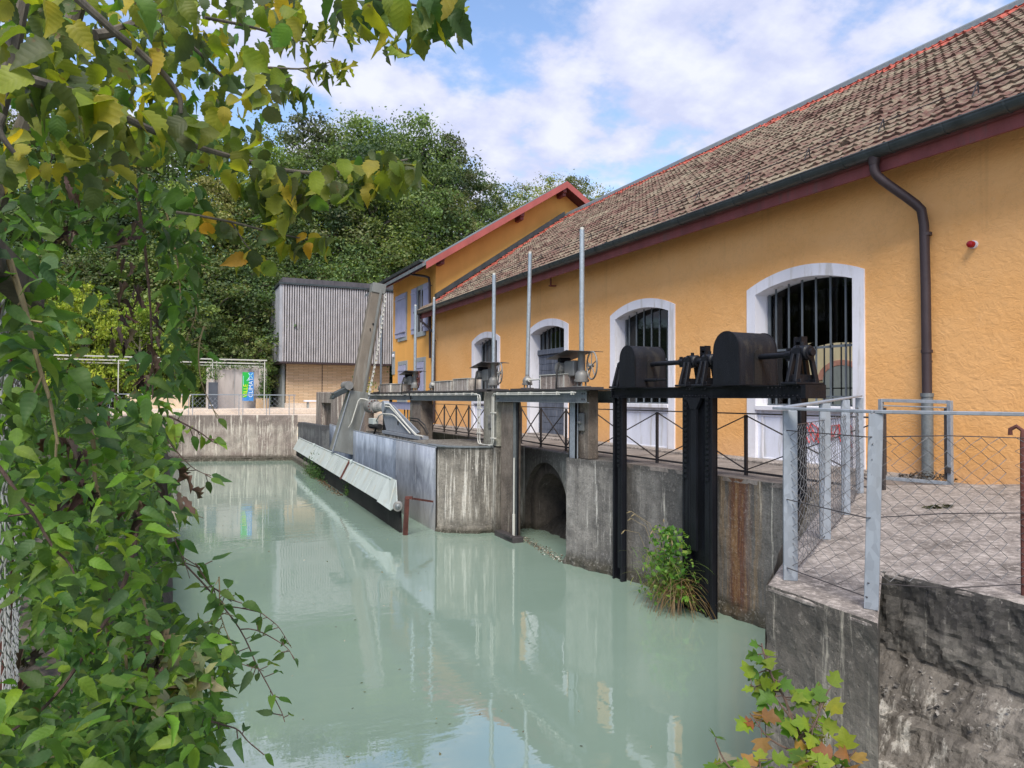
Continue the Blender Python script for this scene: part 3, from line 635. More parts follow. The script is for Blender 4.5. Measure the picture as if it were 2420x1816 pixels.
b = MB(); b.prism([(RX_-.30, RZ-.13), (RX_-.26, RZ+.02), (RX_-.03, RZ+.17), (RX_+.03, RZ+.17), (RX_+.26, RZ+.02), (RX_+.3, RZ-.15)], 'y', -1.5, 32.05); b.build('ridge_cap', M['galvd'], mb_)
b = MB(); o = .09
b.prism([(EX-.05+.7, EZ+.48+o), (RX_-.3, RZ-.2+o), (RX_-.3, RZ+.05+o), (EX+.65, EZ+.73+o)], 'y', 31.78, 32.08); b.build('wall_flashing', M['gutter'], mb_)
b = MB(); n = 10; gp = [(10.35+.135*math.cos(PI+PI*i/n), 5.405+.135*math.sin(PI+PI*i/n)) for i in range(n+1)]; gi = [(10.35+.12*math.cos(2*PI-PI*i/n), 5.405+.12*math.sin(2*PI-PI*i/n)) for i in range(n+1)]
b.prism(gp+gi, 'y', -1.5, 32.95); b.cyl((10.215, -1.5, 5.41), (10.215, 32.95, 5.41), .014, 6)
for i in range(39):
    y = -1.2+i*.885; b.prism([(10.35+.145*math.cos(PI+PI*k/8), 5.405+.145*math.sin(PI+PI*k/8)) for k in range(9)], 'y', y, y+.03)
b.prism(gp, 'y', 32.93, 32.96); b.build('gutter', M['gutter'], mb_)
b = MB(); b.box((10.47, -1.5, 5.06), (10.52, 32.8, 5.32)); b.build('fascia_board', M['fascia'], mb_, bev=.006)
b = MB(); b.prism([(10.52, 5.12), (W, 5.40), (W, 5.46), (10.52, 5.18)], 'y', -1.5, 32.0); b.build('soffit_boards', M['soffit'], mb_)
def downpipe(name, Y, xg, zg, parent, zlow=1.2, dy=-.42, mat='brownpipe', r=.052, xw=W-.11, z0=0.02, lower=True, dz=1.05):
    b = MB(); p = [(xg, Y, zg), (xg, Y, zg-.22), (xg+.04, Y+dy*.06, zg-.34), (xw-.08, Y+dy*.92, zg-dz+.18), (xw, Y+dy, zg-dz), (xw, Y+dy, zlow)]
    q = [];
    for i in range(len(p)-1):
        a, c = Vector(p[i]), Vector(p[i+1])
        q += [a.lerp(c, t) for t in ((0, .33, .67) if i < 4 else (0,))]
    q.append(Vector(p[-1]))
    for _ in range(2): q = [q[0]]+[(q[i-1]+q[i]*2+q[i+1])/4 for i in range(1, len(q)-1)]+[q[-1]]
    b.tube([tuple(v) for v in q], r, 14); b.cyl((xg, Y, zg+.01), (xg, Y, zg-.13), r+.03, 14, r+.004)
    for z in (zg-dz-.3, zg-dz-2.2): b.cyl((xw, Y+dy, z), (xw, Y+dy, z+.05), r+.012, 14)
    pipe = b.build(name, M[mat], parent, smooth=True)
    if lower:
        b = MB(); b.cyl((xw, Y+dy, z0), (xw, Y+dy, zlow+.1), r+.012, 14); b.cyl((xw, Y+dy, zlow+.07), (xw, Y+dy, zlow+.13), r+.022, 14); b.build('standpipe', M['galvd'], pipe, smooth=True)
    for z in (1.9,):
        b = MB(); b.box((xw, Y+dy-.02, z), (W+.01, Y+dy+.02, z+.03)); b.build('pipe_clip', M[mat], pipe)
downpipe('downpipe', 8.02, 10.37, 5.30, mb_, 1.27, -.50, r=.075)
downpipe('downpipe', 32.5, 10.38, 5.30, mb_, .1, -.62, r=.055, lower=False)
b = MB()
for i in range(17):
    y = 5.2+i*1.63
    for rr in ((3.0,) if i % 2 else (3.0,)):
        s_ = rr*pitch; x = EX+s_*cs; z = EZ+s_*sn+.07; b.bar((x, y, z), (x-.02, y, z+.17), .02, .012); b.bar((x-.16, y, z-.09), (x-.02, y, z+.17), .018, .012)
s_ = 3.0*pitch; b.cyl((EX+s_*cs-.02, -1, EZ+s_*sn+.19), (EX+s_*cs-.02, 31.6, EZ+s_*sn+.19), .009, 5); b.build('snow_guard', M['iron'], mb_)
yd = thing('yard_wall', (27, 23, 0), 'cream wall with a brick arched window, seen through the last arched window', 'wall')
b = MB(); b.box((27, 10, 0), (27.3, 34, 5)); b.build('wall_body', M['cream'], yd)
b = MB(); pv = [(22.6+1.3*math.cos(PI*i/12), 2.2+.9*math.sin(PI*i/12)) for i in range(13)]; pi_ = [(22.6+1.02*math.cos(PI-PI*i/12), 2.2+.66*math.sin(PI-PI*i/12)) for i in range(13)]; b.prism(pv+pi_, 'x', 26.97, 26.999); b.build('brick_arch', M['brick'], yd)
b = MB(); b.prism([(23.6, .8)]+[(22.6+1.0*math.cos(PI*i/12), 2.2+.64*math.sin(PI*i/12)) for i in range(13)]+[(21.6, .8)], 'x', 26.98, 26.995); b.build('window_pane', M['stoneframe'], yd)
b = MB(); b.box((10.86, 20.2, 4.95), (10.9, 20.25, 5.25)); b.box((10.83, 20.16, 4.92), (11.05, 20.29, 4.95)); b.build('eave_bracket', M['fascia'], mb_)
al = thing('alarm_beacon', (W, 6.82, 3.62), 'small red alarm beacon on a pale base mounted on the orange wall', 'alarm light')
b = MB(); b.cyl((W+.01, 6.82, 3.68), (W-.05, 6.82, 3.68), .062, 20); b.build('base', M['panel'], al, smooth=True)
b = MB(); b.lathe((W-.05, 6.82, 3.68), [(.052, 0), (.054, -.05), (.045, -.075), (.02, -.085)], 18, 'x'); b.build('red_dome', paint('red_plastic', (.30, .006, .012), .25), al, smooth=True)
# ================================================================ THE HOUSE BEYOND
def Yp(x, y, Y0):
    d = ray(x, y); t = Y0/d[1]; return Vector((d[0]*t, Y0, CZ+d[2]*t))
def Xp(x, y, X0):
    d = ray(x, y); t = X0/d[0]; return Vector((X0, d[1]*t, CZ+d[2]*t))
def Zp(x, y, z0):
    d = ray(x, y); t = (z0-CZ)/d[2]; return Vector((d[0]*t, d[1]*t, z0))
ho = thing('house', (17.7, 36, 0), 'taller orange house with lavender shutters and red verge boards behind the long building', 'house')
PX, PZ, HS = 17.75, 12.36, .638
def rk(x, off=0): return PZ-abs(x-PX)*HS+off
b = MB(); b.prism([(W, -.2), (24.45, -.2), (24.45, rk(24.45)-.28), (PX, rk(PX)-.28), (W, rk(W)-.28)], 'y', 32.12, 32.4)
b.box((W+.002, 32.4, -.2), (W+.3, 39.5, rk(W)-.3)); b.box((W+.3, 39.2, -.2), (24.4, 39.5, 8)); b.build('wall', M['stucco2'], ho)
b = MB()
for s in (-1, 1):
    xe = PX+s*7.62; b.prism([(PX, rk(PX)), (xe, rk(xe)), (xe, rk(xe)-.16), (PX, rk(PX)-.16)], 'y', 31.32, 42.6)
b.build('roof', M['galvd'], ho)
b = MB()
for s in (-1, 1):
    xe = PX+s*7.45; b.prism([(PX, rk(PX)-.03), (xe, rk(xe)-.03), (xe, rk(xe)-.36), (PX, rk(PX)-.36)], 'y', 31.26, 31.31)
b.build('verge_board', M['verge'], ho)
b = MB()
for s in (-1, 1):
    xe = PX+s*7.4; b.prism([(PX, rk(PX)-.17), (xe, rk(xe)-.17), (xe, rk(xe)-.24), (PX, rk(PX)-.24)], 'y', 31.33, 42.5)
b.box((10.42, 32.0, 7.42), (10.47, 42.5, 7.72)); b.build('soffit', M['soffit'], ho)
for (px, py) in ((1046, 609), (1234, 505), (1334, 449)):
    p = Yp(px, py, 31.45); b = MB(); b.bar((p.x, 31.38, p.z-.02), (p.x, 32.15, p.z-.02), .2, .26); b.bar((p.x+.02, 31.5, p.z-.22), (p.x+.02, 32.15, p.z-.22), .2, .16); b.build('purlin_end', M['fascia'], ho, bev=.02)
b = MB(); n = 8; gp = [(10.3+.12*math.cos(PI+PI*i/n), 7.80+.12*math.sin(PI+PI*i/n)) for i in range(n+1)]; b.prism(gp, 'y', 32.0, 42.6)
for i in range(12): b.prism([(10.3+.13*math.cos(PI+PI*k/8), 7.80+.13*math.sin(PI+PI*k/8)) for k in range(9)], 'y', 32.3+i*.88, 32.33+i*.88)
b.build('gutter', M['gutter'], ho)
b = MB(); b.box((10.36, 32.0, 7.38), (10.41, 42.6, 7.70)); b.build('fascia_board', M['fascia'], ho)
downpipe('downpipe', 33.9, 10.32, 7.72, ho, 3.2, -1.35, r=.06, lower=False, dz=.75)
X1 = W-.02
def shut(y0, y1, z0, z1, par, ajar=0.0):
    b = MB(); n = 5; x = W-.06
    for i in range(n):
        a, c = y0+(y1-y0)*i/n, y0+(y1-y0)*(i+1)/n; b.box((x-.02-ajar*i/n, a+.006, z0), (x+.02-ajar*i/n, c-.006, z1))
    for z in (z0+.25, z1-.3): b.box((x-.045-ajar, y0, z), (x-.018, y1, z+.09))
    b.build('shutter', M['shutter'], par)
def hwin(y0, y1, z0, z1, label, closed, shutters=True, glass_=True):
    b = MB()
    for q in ((y0, z0, y0+.2, z1), (y1-.2, z0, y1, z1), (y0+.2, z1-.22, y1-.2, z1)): b.box((W-.03, q[0], q[1]), (W+.1, q[2], q[3]))
    b.box((W-.06, y0-.03, z0-.25), (W+.1, y1+.03, z0)); f = b.build('window', M['stoneframe'], ho, bev=.01, label=label)
    b = MB(); b.box((W-.012, y0+.2, z0), (W-.006, y1-.2, z1-.22)); b.build('pane', M['glass'], f)
    b = MB(); b.box((W-.03, (y0+y1)/2-.03, z0), (W-.014, (y0+y1)/2+.03, z1-.22)); b.box((W-.03, y0+.2, z0+.9), (W-.015, y1-.2, z0+.94)); b.build('sash', M['panel'], f)
    if closed == 1: shut(y0+.2, (y0+y1)/2-.01, z0, z1-.24, f); shut((y0+y1)/2+.01, y1-.2, z0, z1-.24, f)
    elif closed == 2: shut(y1-.1, y1+.75, z0-.05, z1-.05, f, .02); shut(y0-.55, y0+.2, z0-.05, z1-.05, f, .02)
    elif closed == 3: shut(y0+.05, y0+1.25, z0-.05, z1-.05, f, .05); shut(y1-.3, y1+.45, z0-.05, z1-.05, f, .02)
hwin(33.55, 35.0, 4.62, 6.98, 'upstairs window with its lavender shutters folded open', 2)
hwin(36.75, 38.3, 4.62, 6.98, 'upstairs window with one lavender shutter half closed over it', 3)
hwin(33.5, 34.95, 1.0, 3.32, 'ground floor window closed by tall lavender shutters', 1)
hwin(36.6, 38.35, 1.2, 3.28, 'smaller ground floor window with closed lavender shutters by the corner', 1)
b = MB(); b.box((W-.03, 39.0, 2.6), (W+.1, 39.55, 3.9)); b.build('patched_corner_stone', M['stoneframe'], ho)
b = MB(); b.lathe((W-.06, 39.15, 3.65), [(.03, -.1), (.08, -.06), (.09, .06), (.03, .1)], 10); b.build('wall_lamp', M['panel'], ho)
# ================================================================ TIMBER CLAD BUILDING
cb = thing('timber_clad_building', (9.5, 50, .6), 'modern building with grey vertical timber slats above a recessed pale brick ground floor', 'building')
slatm = paint('silvered_slats', (0.40, 0.385, 0.40), .8, 0, .2, 3, .2, .3); sidem = paint('silvered_boards', (0.33, 0.34, 0.37), .8, 0, .12, 2.5, .2, .3)
b = MB(); x = 5.95; random.seed(8)
while x < 13.1: b.box((x, 46.99, 3.56), (x+.085, 47.08, 8.46)); x += .152
b.build('front_slats', slatm, cb)
b = MB(); b.box((5.95, 47.12, 3.56), (13.1, 47.2, 8.46)); b.build('slat_backing', paint('dark_backing', (.06, .06, .065), .9), cb)
b = MB(); y = 47.25
while y < 57: b.box((5.78+random.uniform(-.005, .005), y, 3.60), (5.9, y+.235, 8.4)); y += .245
b.box((5.76, 47.0, 3.55), (5.94, 47.24, 8.48)); b.build('side_boards', sidem, cb)
b = MB(); b.box((5.85, 47.2, 3.6), (13.1, 57.0, 8.3)); b.build('core', sidem, cb)
b = MB(); b.box((5.7, 46.9, 8.48), (13.3, 57.2, 8.60)); b.build('roof_edge', M['gutter'], cb)
b = MB(); b.box((5.95, 47.2, 8.60), (13.2, 56.9, 8.95)); x = 6.0
while x < 13.1: b.box((x, 47.17, 8.60), (x+.03, 47.21, 8.96)); x += .8
b.build('roof_parapet', paint('dark_slate_sheet', (.08, .075, .085), .6), cb)
b = MB(); b.box((5.8, 46.95, 3.44), (13.2, 57.0, 3.55)); b.build('underside', M['brownpipe'], cb)
g = G('pale_long_bricks'); br = g.N('ShaderNodeTexBrick', {'Vector': g.vec((1, 1, 1), rot=(PI/2, 0, 0)), 'Color1': (.56, .39, .24), 'Color2': (.66, .49, .33), 'Mortar': (.32, .24, .16), 'Scale': 1.0, 'Mortar Size': .012, 'Brick Width': .62, 'Row Height': .10})
M['bricks'] = g.done(br.outputs[0], .9, 0, g.bump(br.outputs['Fac'], -.3, .01))
b = MB(); b.box((6.35, 48.0, .9), (13.2, 48.25, 3.44)); b.build('brick_wall', M['bricks'], cb)
b = MB(); b.box((6.30, 47.95, .6), (13.2, 48.3, .9)); b.build('plinth', M['terrace'], cb)
b = MB(); b.box((8.62, 47.98, .9), (8.66, 48.1, 3.44)); b.build('wall_joint', M['brownpipe'], cb)
b = MB()
for k in range(5): b.box((6.15, 48.3+k*1.2, .6), (6.3, 49.42+k*1.2, 3.44))
b.build('side_doors', M['stoneframe'], cb)
bn = thing('bench', (8, 46.6, .6), 'long pale bench against the pale brick wall', 'bench')
b = MB(); b.box((7.3, 46.6, .98), (9.6, 47.1, 1.1)); b.build('seat', M['trim'], bn, bev=.02)
for x in (7.5, 9.2): b = MB(); b.box((x, 46.7, .6), (x+.1, 47.0, .98)); b.build('leg', M['stoneframe'], bn)
# pergola, wall, banner, panel, planter, railing
pg = thing('pergola', (1, 45.5, .6), 'white steel pergola frame over the concrete wall with the banner', 'pergola')
for y, z in ((44.3, 3.42), (45.6, 3.28), (46.6, 3.15)):
    b = MB(); b.box((-6, y, z), (4.75, y+.06, z+.07)); b.build('beam', M['conduit'], pg)
for k in range(6): b = MB(); b.box((-5.5+k*2.0, 44.39, 3.44), (-5.44+k*2.0, 46.6, 3.48)); b.build('rafter', M['conduit'], pg)
for x, y in ((1.75, 44.32), (4.6, 44.32), (-3, 44.32), (1.75, 46.62), (2.0, 44.9)): b = MB(); b.box((x, y, .6), (x+.05, y+.05, 3.4)); b.build('post', M['conduit'], pg)
gw = thing('garden_wall', (3.2, 46.1, .6), 'tall pale concrete wall behind the blue and green banner', 'concrete wall')
gwm = paint('streaked_pale_concrete', (0.47, 0.43, 0.41), .9, 0, .15, 1.2, .2, .3, dirt=(0.22, 0.2, 0.19))
b = MB(); b.box((1.98, 46.0, .3), (4.9, 46.2, 3.1)); b.build('wall_body', gwm, gw, bev=.02); b = MB(); b.box((3.08, 45.985, .3), (3.1, 46.0, 3.1)); b.build('joint', M['stoneframe'], gw)
for x in (1.5, 4.45): b = MB(); b.box((x, 45.5, .3), (x+.45, 45.98, 3.0)); b.build('pillar', gwm, gw, bev=.02)
bd = thing('banner', (3.8, 45.3, 1.05), 'upright blue and green banner with the words VILLE CLIMAT running up it', 'banner')
def flat(n, c): return paint(n, c, .5, 0, .02)
b = MB(); b.box((3.47, 45.3, 1.05), (4.11, 45.32, 2.77)); b.build('cloth', flat('banner_blue', (.03, .22, .62)), bd)
b = MB(); b.prism([(3.47, 1.25), (3.72, 1.25), (3.85, 2.1), (3.85, 2.77), (3.47, 2.77)], 'y', 45.292, 45.296); b.build('green_field', flat('banner_green', (.02, .42, .06)), bd)
b = MB(); b.bar((3.72, 45.288, 2.25), (4.05, 45.288, 2.72), .05, .006, up=(0, 1, 0)); b.bar((3.8, 45.288, 2.72), (4.05, 45.288, 2.4), .05, .006, up=(0, 1, 0)); b.bar((3.53, 45.288, 1.95), (3.53, 45.288, 2.55), .03, .006, up=(0, 1, 0)); b.build('pale_strokes', flat('banner_pale', (.3, .65, .75)), bd)
def text(s, size, mat, name, parent, loc, rot, ext=.003):
    cu = bpy.data.curves.new(name, 'FONT'); cu.body = s; cu.size = size; cu.extrude = ext; o = bpy.data.objects.new('tmp', cu); COL.objects.link(o)
    dg = bpy.context.evaluated_depsgraph_get(); me = bpy.data.meshes.new_from_object(o.evaluated_get(dg)); bpy.data.objects.remove(o)
    me.materials.clear(); me.materials.append(mat); q = bpy.data.objects.new(name, me); COL.objects.link(q); q.parent = parent
    q.location = Vector(loc)-ORG[parent.name]; q.rotation_euler = rot; return q
text('VILLE', .33, flat('banner_yellow', (.75, .85, .02)), 'lettering', bd, (3.76, 45.286, 1.28), (PI/2, -PI/2, 0))
text('CLIMAT', .34, flat('banner_white', (.75, .85, .9)), 'lettering', bd, (4.06, 45.286, 1.26), (PI/2, -PI/2, 0))
ip = thing('information_pillar', (1.8, 43.4, .3), 'dark grey slab shaped pillar at the left of the terrace railing', 'pillar')
b = MB(); b.box((1.54, 43.3, .3), (2.03, 43.45, 2.1)); b.build('slab', paint('anthracite', (.07, .08, .1), .5), ip, bev=.01); b = MB(); b.box((1.6, 43.28, .78), (1.8, 43.3, .84)); b.build('small_plate', M['panel'], ip)
pt = thing('planter', (4.6, 45.2, .6), 'slatted wooden planter with green plants at the foot of the pillar', 'planter')
b = MB()
for k in range(9): b.box((4.28+k*.075, 44.95, .6), (4.33+k*.075, 45.0, 1.2))
for k in range(8): b.box((4.26, 45.0+k*.075, .6), (4.28, 45.05+k*.075, 1.2)); b.box((4.94, 45.0+k*.075, .6), (4.96, 45.05+k*.075, 1.2))
b.box((4.3, 45.02, .6), (4.93, 45.6, 1.1)); b.build('slatted_box', paint('pale_wood', (.5, .36, .22), .8), pt)
wl = thing('low_wall', (.2, 44.6, .3), 'low beige rendered block wall at the left end of the terrace', 'low wall')
b = MB(); b.box((-2.5, 44.5, .3), (.62, 44.9, 1.3)); b.build('render_block', paint('beige_render', (.60, .47, .33), .9), wl, bev=.02); b = MB(); b.box((-2.55, 44.45, 1.3), (.67, 44.95, 1.38)); b.build('cap', M['terrace'], wl)
cc = paint('grey_steps', (.2, .18, .18), .9); st_ = thing('step', (1.3, 43.9, .3), 'grey step block between the beige wall and the dark pillar', 'step'); b = MB(); b.box((.66, 43.8, .302), (3.0, 44.4, .56)); b.build('step_block', cc, st_, bev=.02)
def railing_far():
    rl = thing('terrace_railing', (2, 41.9, .3), 'thin grey mesh railing on top of the far basin wall', 'railing')
    ps = [(-7.2, -7.1), (-3.2, -3.1), (.5, .7), (3.0, 3.2), (4.4, 4.55), (5.55, 5.8)]
    def yy(x): return 41.85 if x < 1.2 else 41.85-(x-1.2)*.25
    for a in ps:
        b = MB()
        for x in a: b.box((x, yy(x), .3), (x+.035, yy(x)+.035, 1.38))
        b.build('post', M['galv'], rl)
    b = MB(); b.bar((-9, 41.86, 1.40), (1.2, 41.86, 1.40), .05, .05); b.bar((1.2, 41.86, 1.40), (5.9, 40.68, 1.40), .05, .05); b.build('rail', M['galv'], rl)
    b = MB()
    for i in range(60):
        x = -9+i*.25
        for s in (1, -1):
            xa, xb = (x, x+.9) if s > 0 else (x+.9, x)
            if max(xa, xb) > 5.9: continue
            b.tube([(xa, yy(xa)+.02, .35), (xb, yy(xb)+.02, 1.25)], .004, 3, False)
    b.build('mesh', M['galv'], rl)
railing_far()
# ================================================================ X RAILINGS ON THE WALKWAY
def xrail(label, pts, group):
    # pts: (x, y) of the posts
    r_ = thing('railing', (pts[0][0], pts[0][1], 0), label, 'railing', group)
    for i, (x, y) in enumerate(pts):
        b = MB(); b.bar((x, y, -.12), (x, y, 1.03), .045, .045); b.box((x-.05, y-.05, .0), (x+.05, y+.05, .012)); b.build('post', M['iron'], r_)
    b = MB(); L = [(x, y, 1.05) for x, y in pts]
    for a, c in zip(L, L[1:]): b.bar(a, c, .05, .022)
    b.build('top_rail', M['iron'], r_)
    b = MB()
    for a, c in zip(pts, pts[1:]): b.bar((*a, .10), (*c, .10), .02, .035)
    b.build('bottom_rail', M['iron'], r_)
    b = MB()
    for a, c in zip(pts, pts[1:]):
        b.bar((*a, .13), (*c, 1.02), .03, .012); b.bar((a[0]+.014, a[1], 1.02), (c[0]+.014, c[1], .13), .03, .012)
    b.build('cross_braces', M['iron'], r_)
gr = 'black X braced railings along the walkway edge'
xrail('X braced iron railing behind the black gate frame, nearest section', [(8.42, 6.4), (8.45, 8.93), (8.48, 11.36), (8.52, 13.85)], gr)
xrail('X braced iron railing before the plank doorway, over the tunnel mouth', [(8.53, 14.0), (8.56, 15.1), (8.6, 16.5), (8.8, 18.1)], gr)
xrail('X braced iron railing left of the double posts, above the mossy wall', [(8.82, 20.7), (8.9, 22.35), (8.98, 23.75), (9.05, 25.2), (9.1, 26.7), (9.15, 28.3), (9.2, 30)], gr)
# ================================================================ GANTRIES AND GATE ACTUATORS
def gantry(label, y0, y1, posts, xb=7.32, conduit=True):
    t = thing('gantry', (7.6, (y0+y1)/2, 0), label, 'gantry', 'gantries over the intake gates')
    b = MB(); b.box((xb, y0, 1.20), (xb+.012, y1, 1.45)); b.box((xb-.06, y0, 1.196), (xb+.07, y1, 1.212)); b.box((xb-.06, y0, 1.438), (xb+.07, y1, 1.452))
    b.box((xb+.72, y0, 1.20), (xb+.732, y1, 1.45)); b.box((xb+.66, y0, 1.196), (xb+.79, y1, 1.212))
    b.build('beam', M['galvd'], t)
    b = MB(); b.box((xb-.09, y0-.15, 1.454), (xb+.85, y1+.1, 1.485)); b.build('deck_plate', M['iron'], t, bev=.004)
    b = MB()
    for y in (y0+.08, y0+.16, y1-.08, y1-.16):
        for z in (1.27, 1.38): b.cyl((xb-.012, y, z), (xb+.01, y, z), .016, 6)
    b.build('bolts', M['iron'], t)
    for (a, c, z0, m_, xx) in posts:
        b = MB(); b.box((xx, a, z0), (xx+(.24 if z0 == .045 else .42), c, 1.452)); b.build('post', M[m_], t, bev=.012)
    if conduit:
        b = MB(); x = xb-.10; b.tube([(x, y1-.25, 1.405), (x, y0+.25, 1.405)], .013, 6); b.tube([(x-.002, y1-.3, 1.37), (x-.002, y0+.9, 1.37)], .010, 6)
        y = y0+.4
        while y < y1: b.box((x-.018, y, 1.36), (x+.06, y+.03, 1.43)); y += .62
        b.build('conduit', M['conduit'], t)
    return t
g2 = gantry('nearest grey steel gantry, between the brown stained post and the wet double post', 12.1, 16.5, [(12.42, 12.95, .045, 'brownpost', 7.56)])
b = MB(); b.box((7.44, 12.72, .045), (7.47, 13.0, 1.2)); b.box((7.44, 12.97, .045), (7.66, 13.0, 1.2)); b.box((7.44, 12.72, .045), (7.5, 12.75, 1.2)); b.build('channel', M['galv'], g2)
b = MB(); b.box((7.51, 12.54, .62), (7.558, 12.76, .98)); b.cyl((7.50, 12.65, .87), (7.52, 12.65, .87), .025, 10); b.cyl((7.50, 12.65, .72), (7.52, 12.65, .72), .025, 10); b.box((7.46, 12.60, .765), (7.52, 12.70, .82)); b.build('socket_box', M['cast'], g2, bev=.01)
gt = thing('gate_post', (7.6, 16, WZ-.4), 'tall wet stained post standing in the water with steel gate guides beside it', 'post')
b = MB(); b.box((7.42, 15.62, WZ-.5), (7.60, 16.42, 1.194)); b.build('post_body', M['brownpost'], gt, bev=.02)
b = MB()
for y in (15.50, 15.56): b.box((7.36, y, WZ-.5), (7.42, y+.014, 1.19))
b.box((7.40, 15.50, WZ-.5), (7.43, 15.62, 1.19)); b.build('gate_guide', M['galvd'], gt)
b = MB(); b.box((7.43, 15.46, WZ-.5), (7.46, 15.50, 1.19)); b.build('dark_groove', M['black'], gt)
b = MB(); b.cyl((7.34, 15.47, -.15), (7.34, 15.47, WZ+.1), .018, 8); b.cyl((7.34, 15.47, -1.5), (7.34, 15.47, WZ+.12), .035, 8); b.build('lifting_rod', M['conduit'], gt)
b = MB(); b.box((7.22, 15.25, WZ-.3), (7.5, 16.35, WZ+.13)); b.box((7.18, 15.3, WZ+.10), (7.30, 15.7, WZ+.16)); b.build('gate_leaf', M['iron'], gt, bev=.01)
g1 = gantry('middle grey steel gantry with two lime crusted boxes on it', 17.5, 23.75, [(16.55, 17.42, .05, 'greypost', 7.36), (22.75, 23.7, -.3, 'brownpost', 7.34)])
b = MB(); b.box((7.33, 16.85, .5), (7.362, 17.05, .85)); b.box((7.29, 16.92, .62), (7.34, 16.98, .72)); b.build('socket_box', M['cast'], g1, bev=.01)
b = MB()
for k, yy in enumerate((17.52, 17.38)):
    b.tube([(7.24, 18.6, 1.40-k*.03), (7.24, yy+.12, 1.40-k*.03), (7.24, yy+.03, 1.36), (7.24, yy, 1.28), (7.24, yy, .18), (7.24, yy-.04, .10), (7.24, yy-.12, .07), (7.24, 16.72+k*.05, .07)], .015, 7)
for k, yy in enumerate((16.62, 16.52)):
    b.tube([(7.26, 15.9, 1.40), (7.26, yy-.1, 1.40), (7.26, yy, 1.33), (7.26, yy, .2), (7.26, yy+.06, .09), (7.25, 16.9, .07)], .015, 7)
for z in (.35, 1.0): b.box((7.22, 17.34, z), (7.30, 17.58, z+.03)); b.box((7.24, 16.48, z-.1), (7.32, 16.7, z-.07))
b.build('looped_conduit', M['conduit'], g1)
g0 = gantry('farthest grey steel gantry behind the rake drive', 24.1, 31.5, [(31.3, 32.3, -.4, 'farwall', 7.5), (23.85, 24.5, -.4, 'greypost', 7.5)], 7.5)
b = MB(); b.box((7.52, 24.3, .85), (7.6, 28.6, 1.12)); b.build('lower_channel', M['shutter'], g0)
b = MB()
for y in (24.6, 25.1, 25.5, 27.6): b.cyl((7.6, y, -.3), (7.6, y, .95), .025, 6)
b.build('hanging_rods', M['galvd'], g0)
# gearheads
def bevelhead(t, x, y, z0, s=1.0):
    b = MB(); b.box((x-.14*s, y-.14*s, z0), (x+.14*s, y+.14*s, z0+.02))
    for i in range(6):
        a = i*PI/3; b.cyl((x+.095*s*math.cos(a), y+.095*s*math.sin(a), z0), (x+.095*s*math.cos(a), y+.095*s*math.sin(a), z0+.11*s), .018*s, 6)
    b.build('foot', M['cast'], t)
    b = MB(); b.lathe((x, y, z0+.10*s), [(.145*s, 0), (.15*s, .03*s), (.128*s, .035*s), (.135*s, .12*s), (.125*s, .17*s), (.09*s, .22*s), (.058*s, .25*s), (.055*s, .30*s)], 20)
    for i in range(10):
        a = i*PI/5; b.cyl((x+.14*s*math.cos(a), y+.14*s*math.sin(a), z0+.13*s), (x+.14*s*math.cos(a), y+.14*s*math.sin(a), z0+.155*s), .012*s, 6)
    b.build('gear_housing', M['cast'], t, smooth=True)
def pole(t, x, y, z0, z1, r=.05, lean=0):
    b = MB(); b.tube([(x, y, z0), (x, y+lean, z1)], r, 16); b.build('stem_tube', M['galvp'], t, smooth=True)
    b = MB(); b.cyl((x, y+lean, z1-.02), (x, y+lean, z1+.05), r*.8, 14); b.build('tube_cap', M['conduit'], t, smooth=True)
agr = 'tall tubes of the gate drives on the gantries'
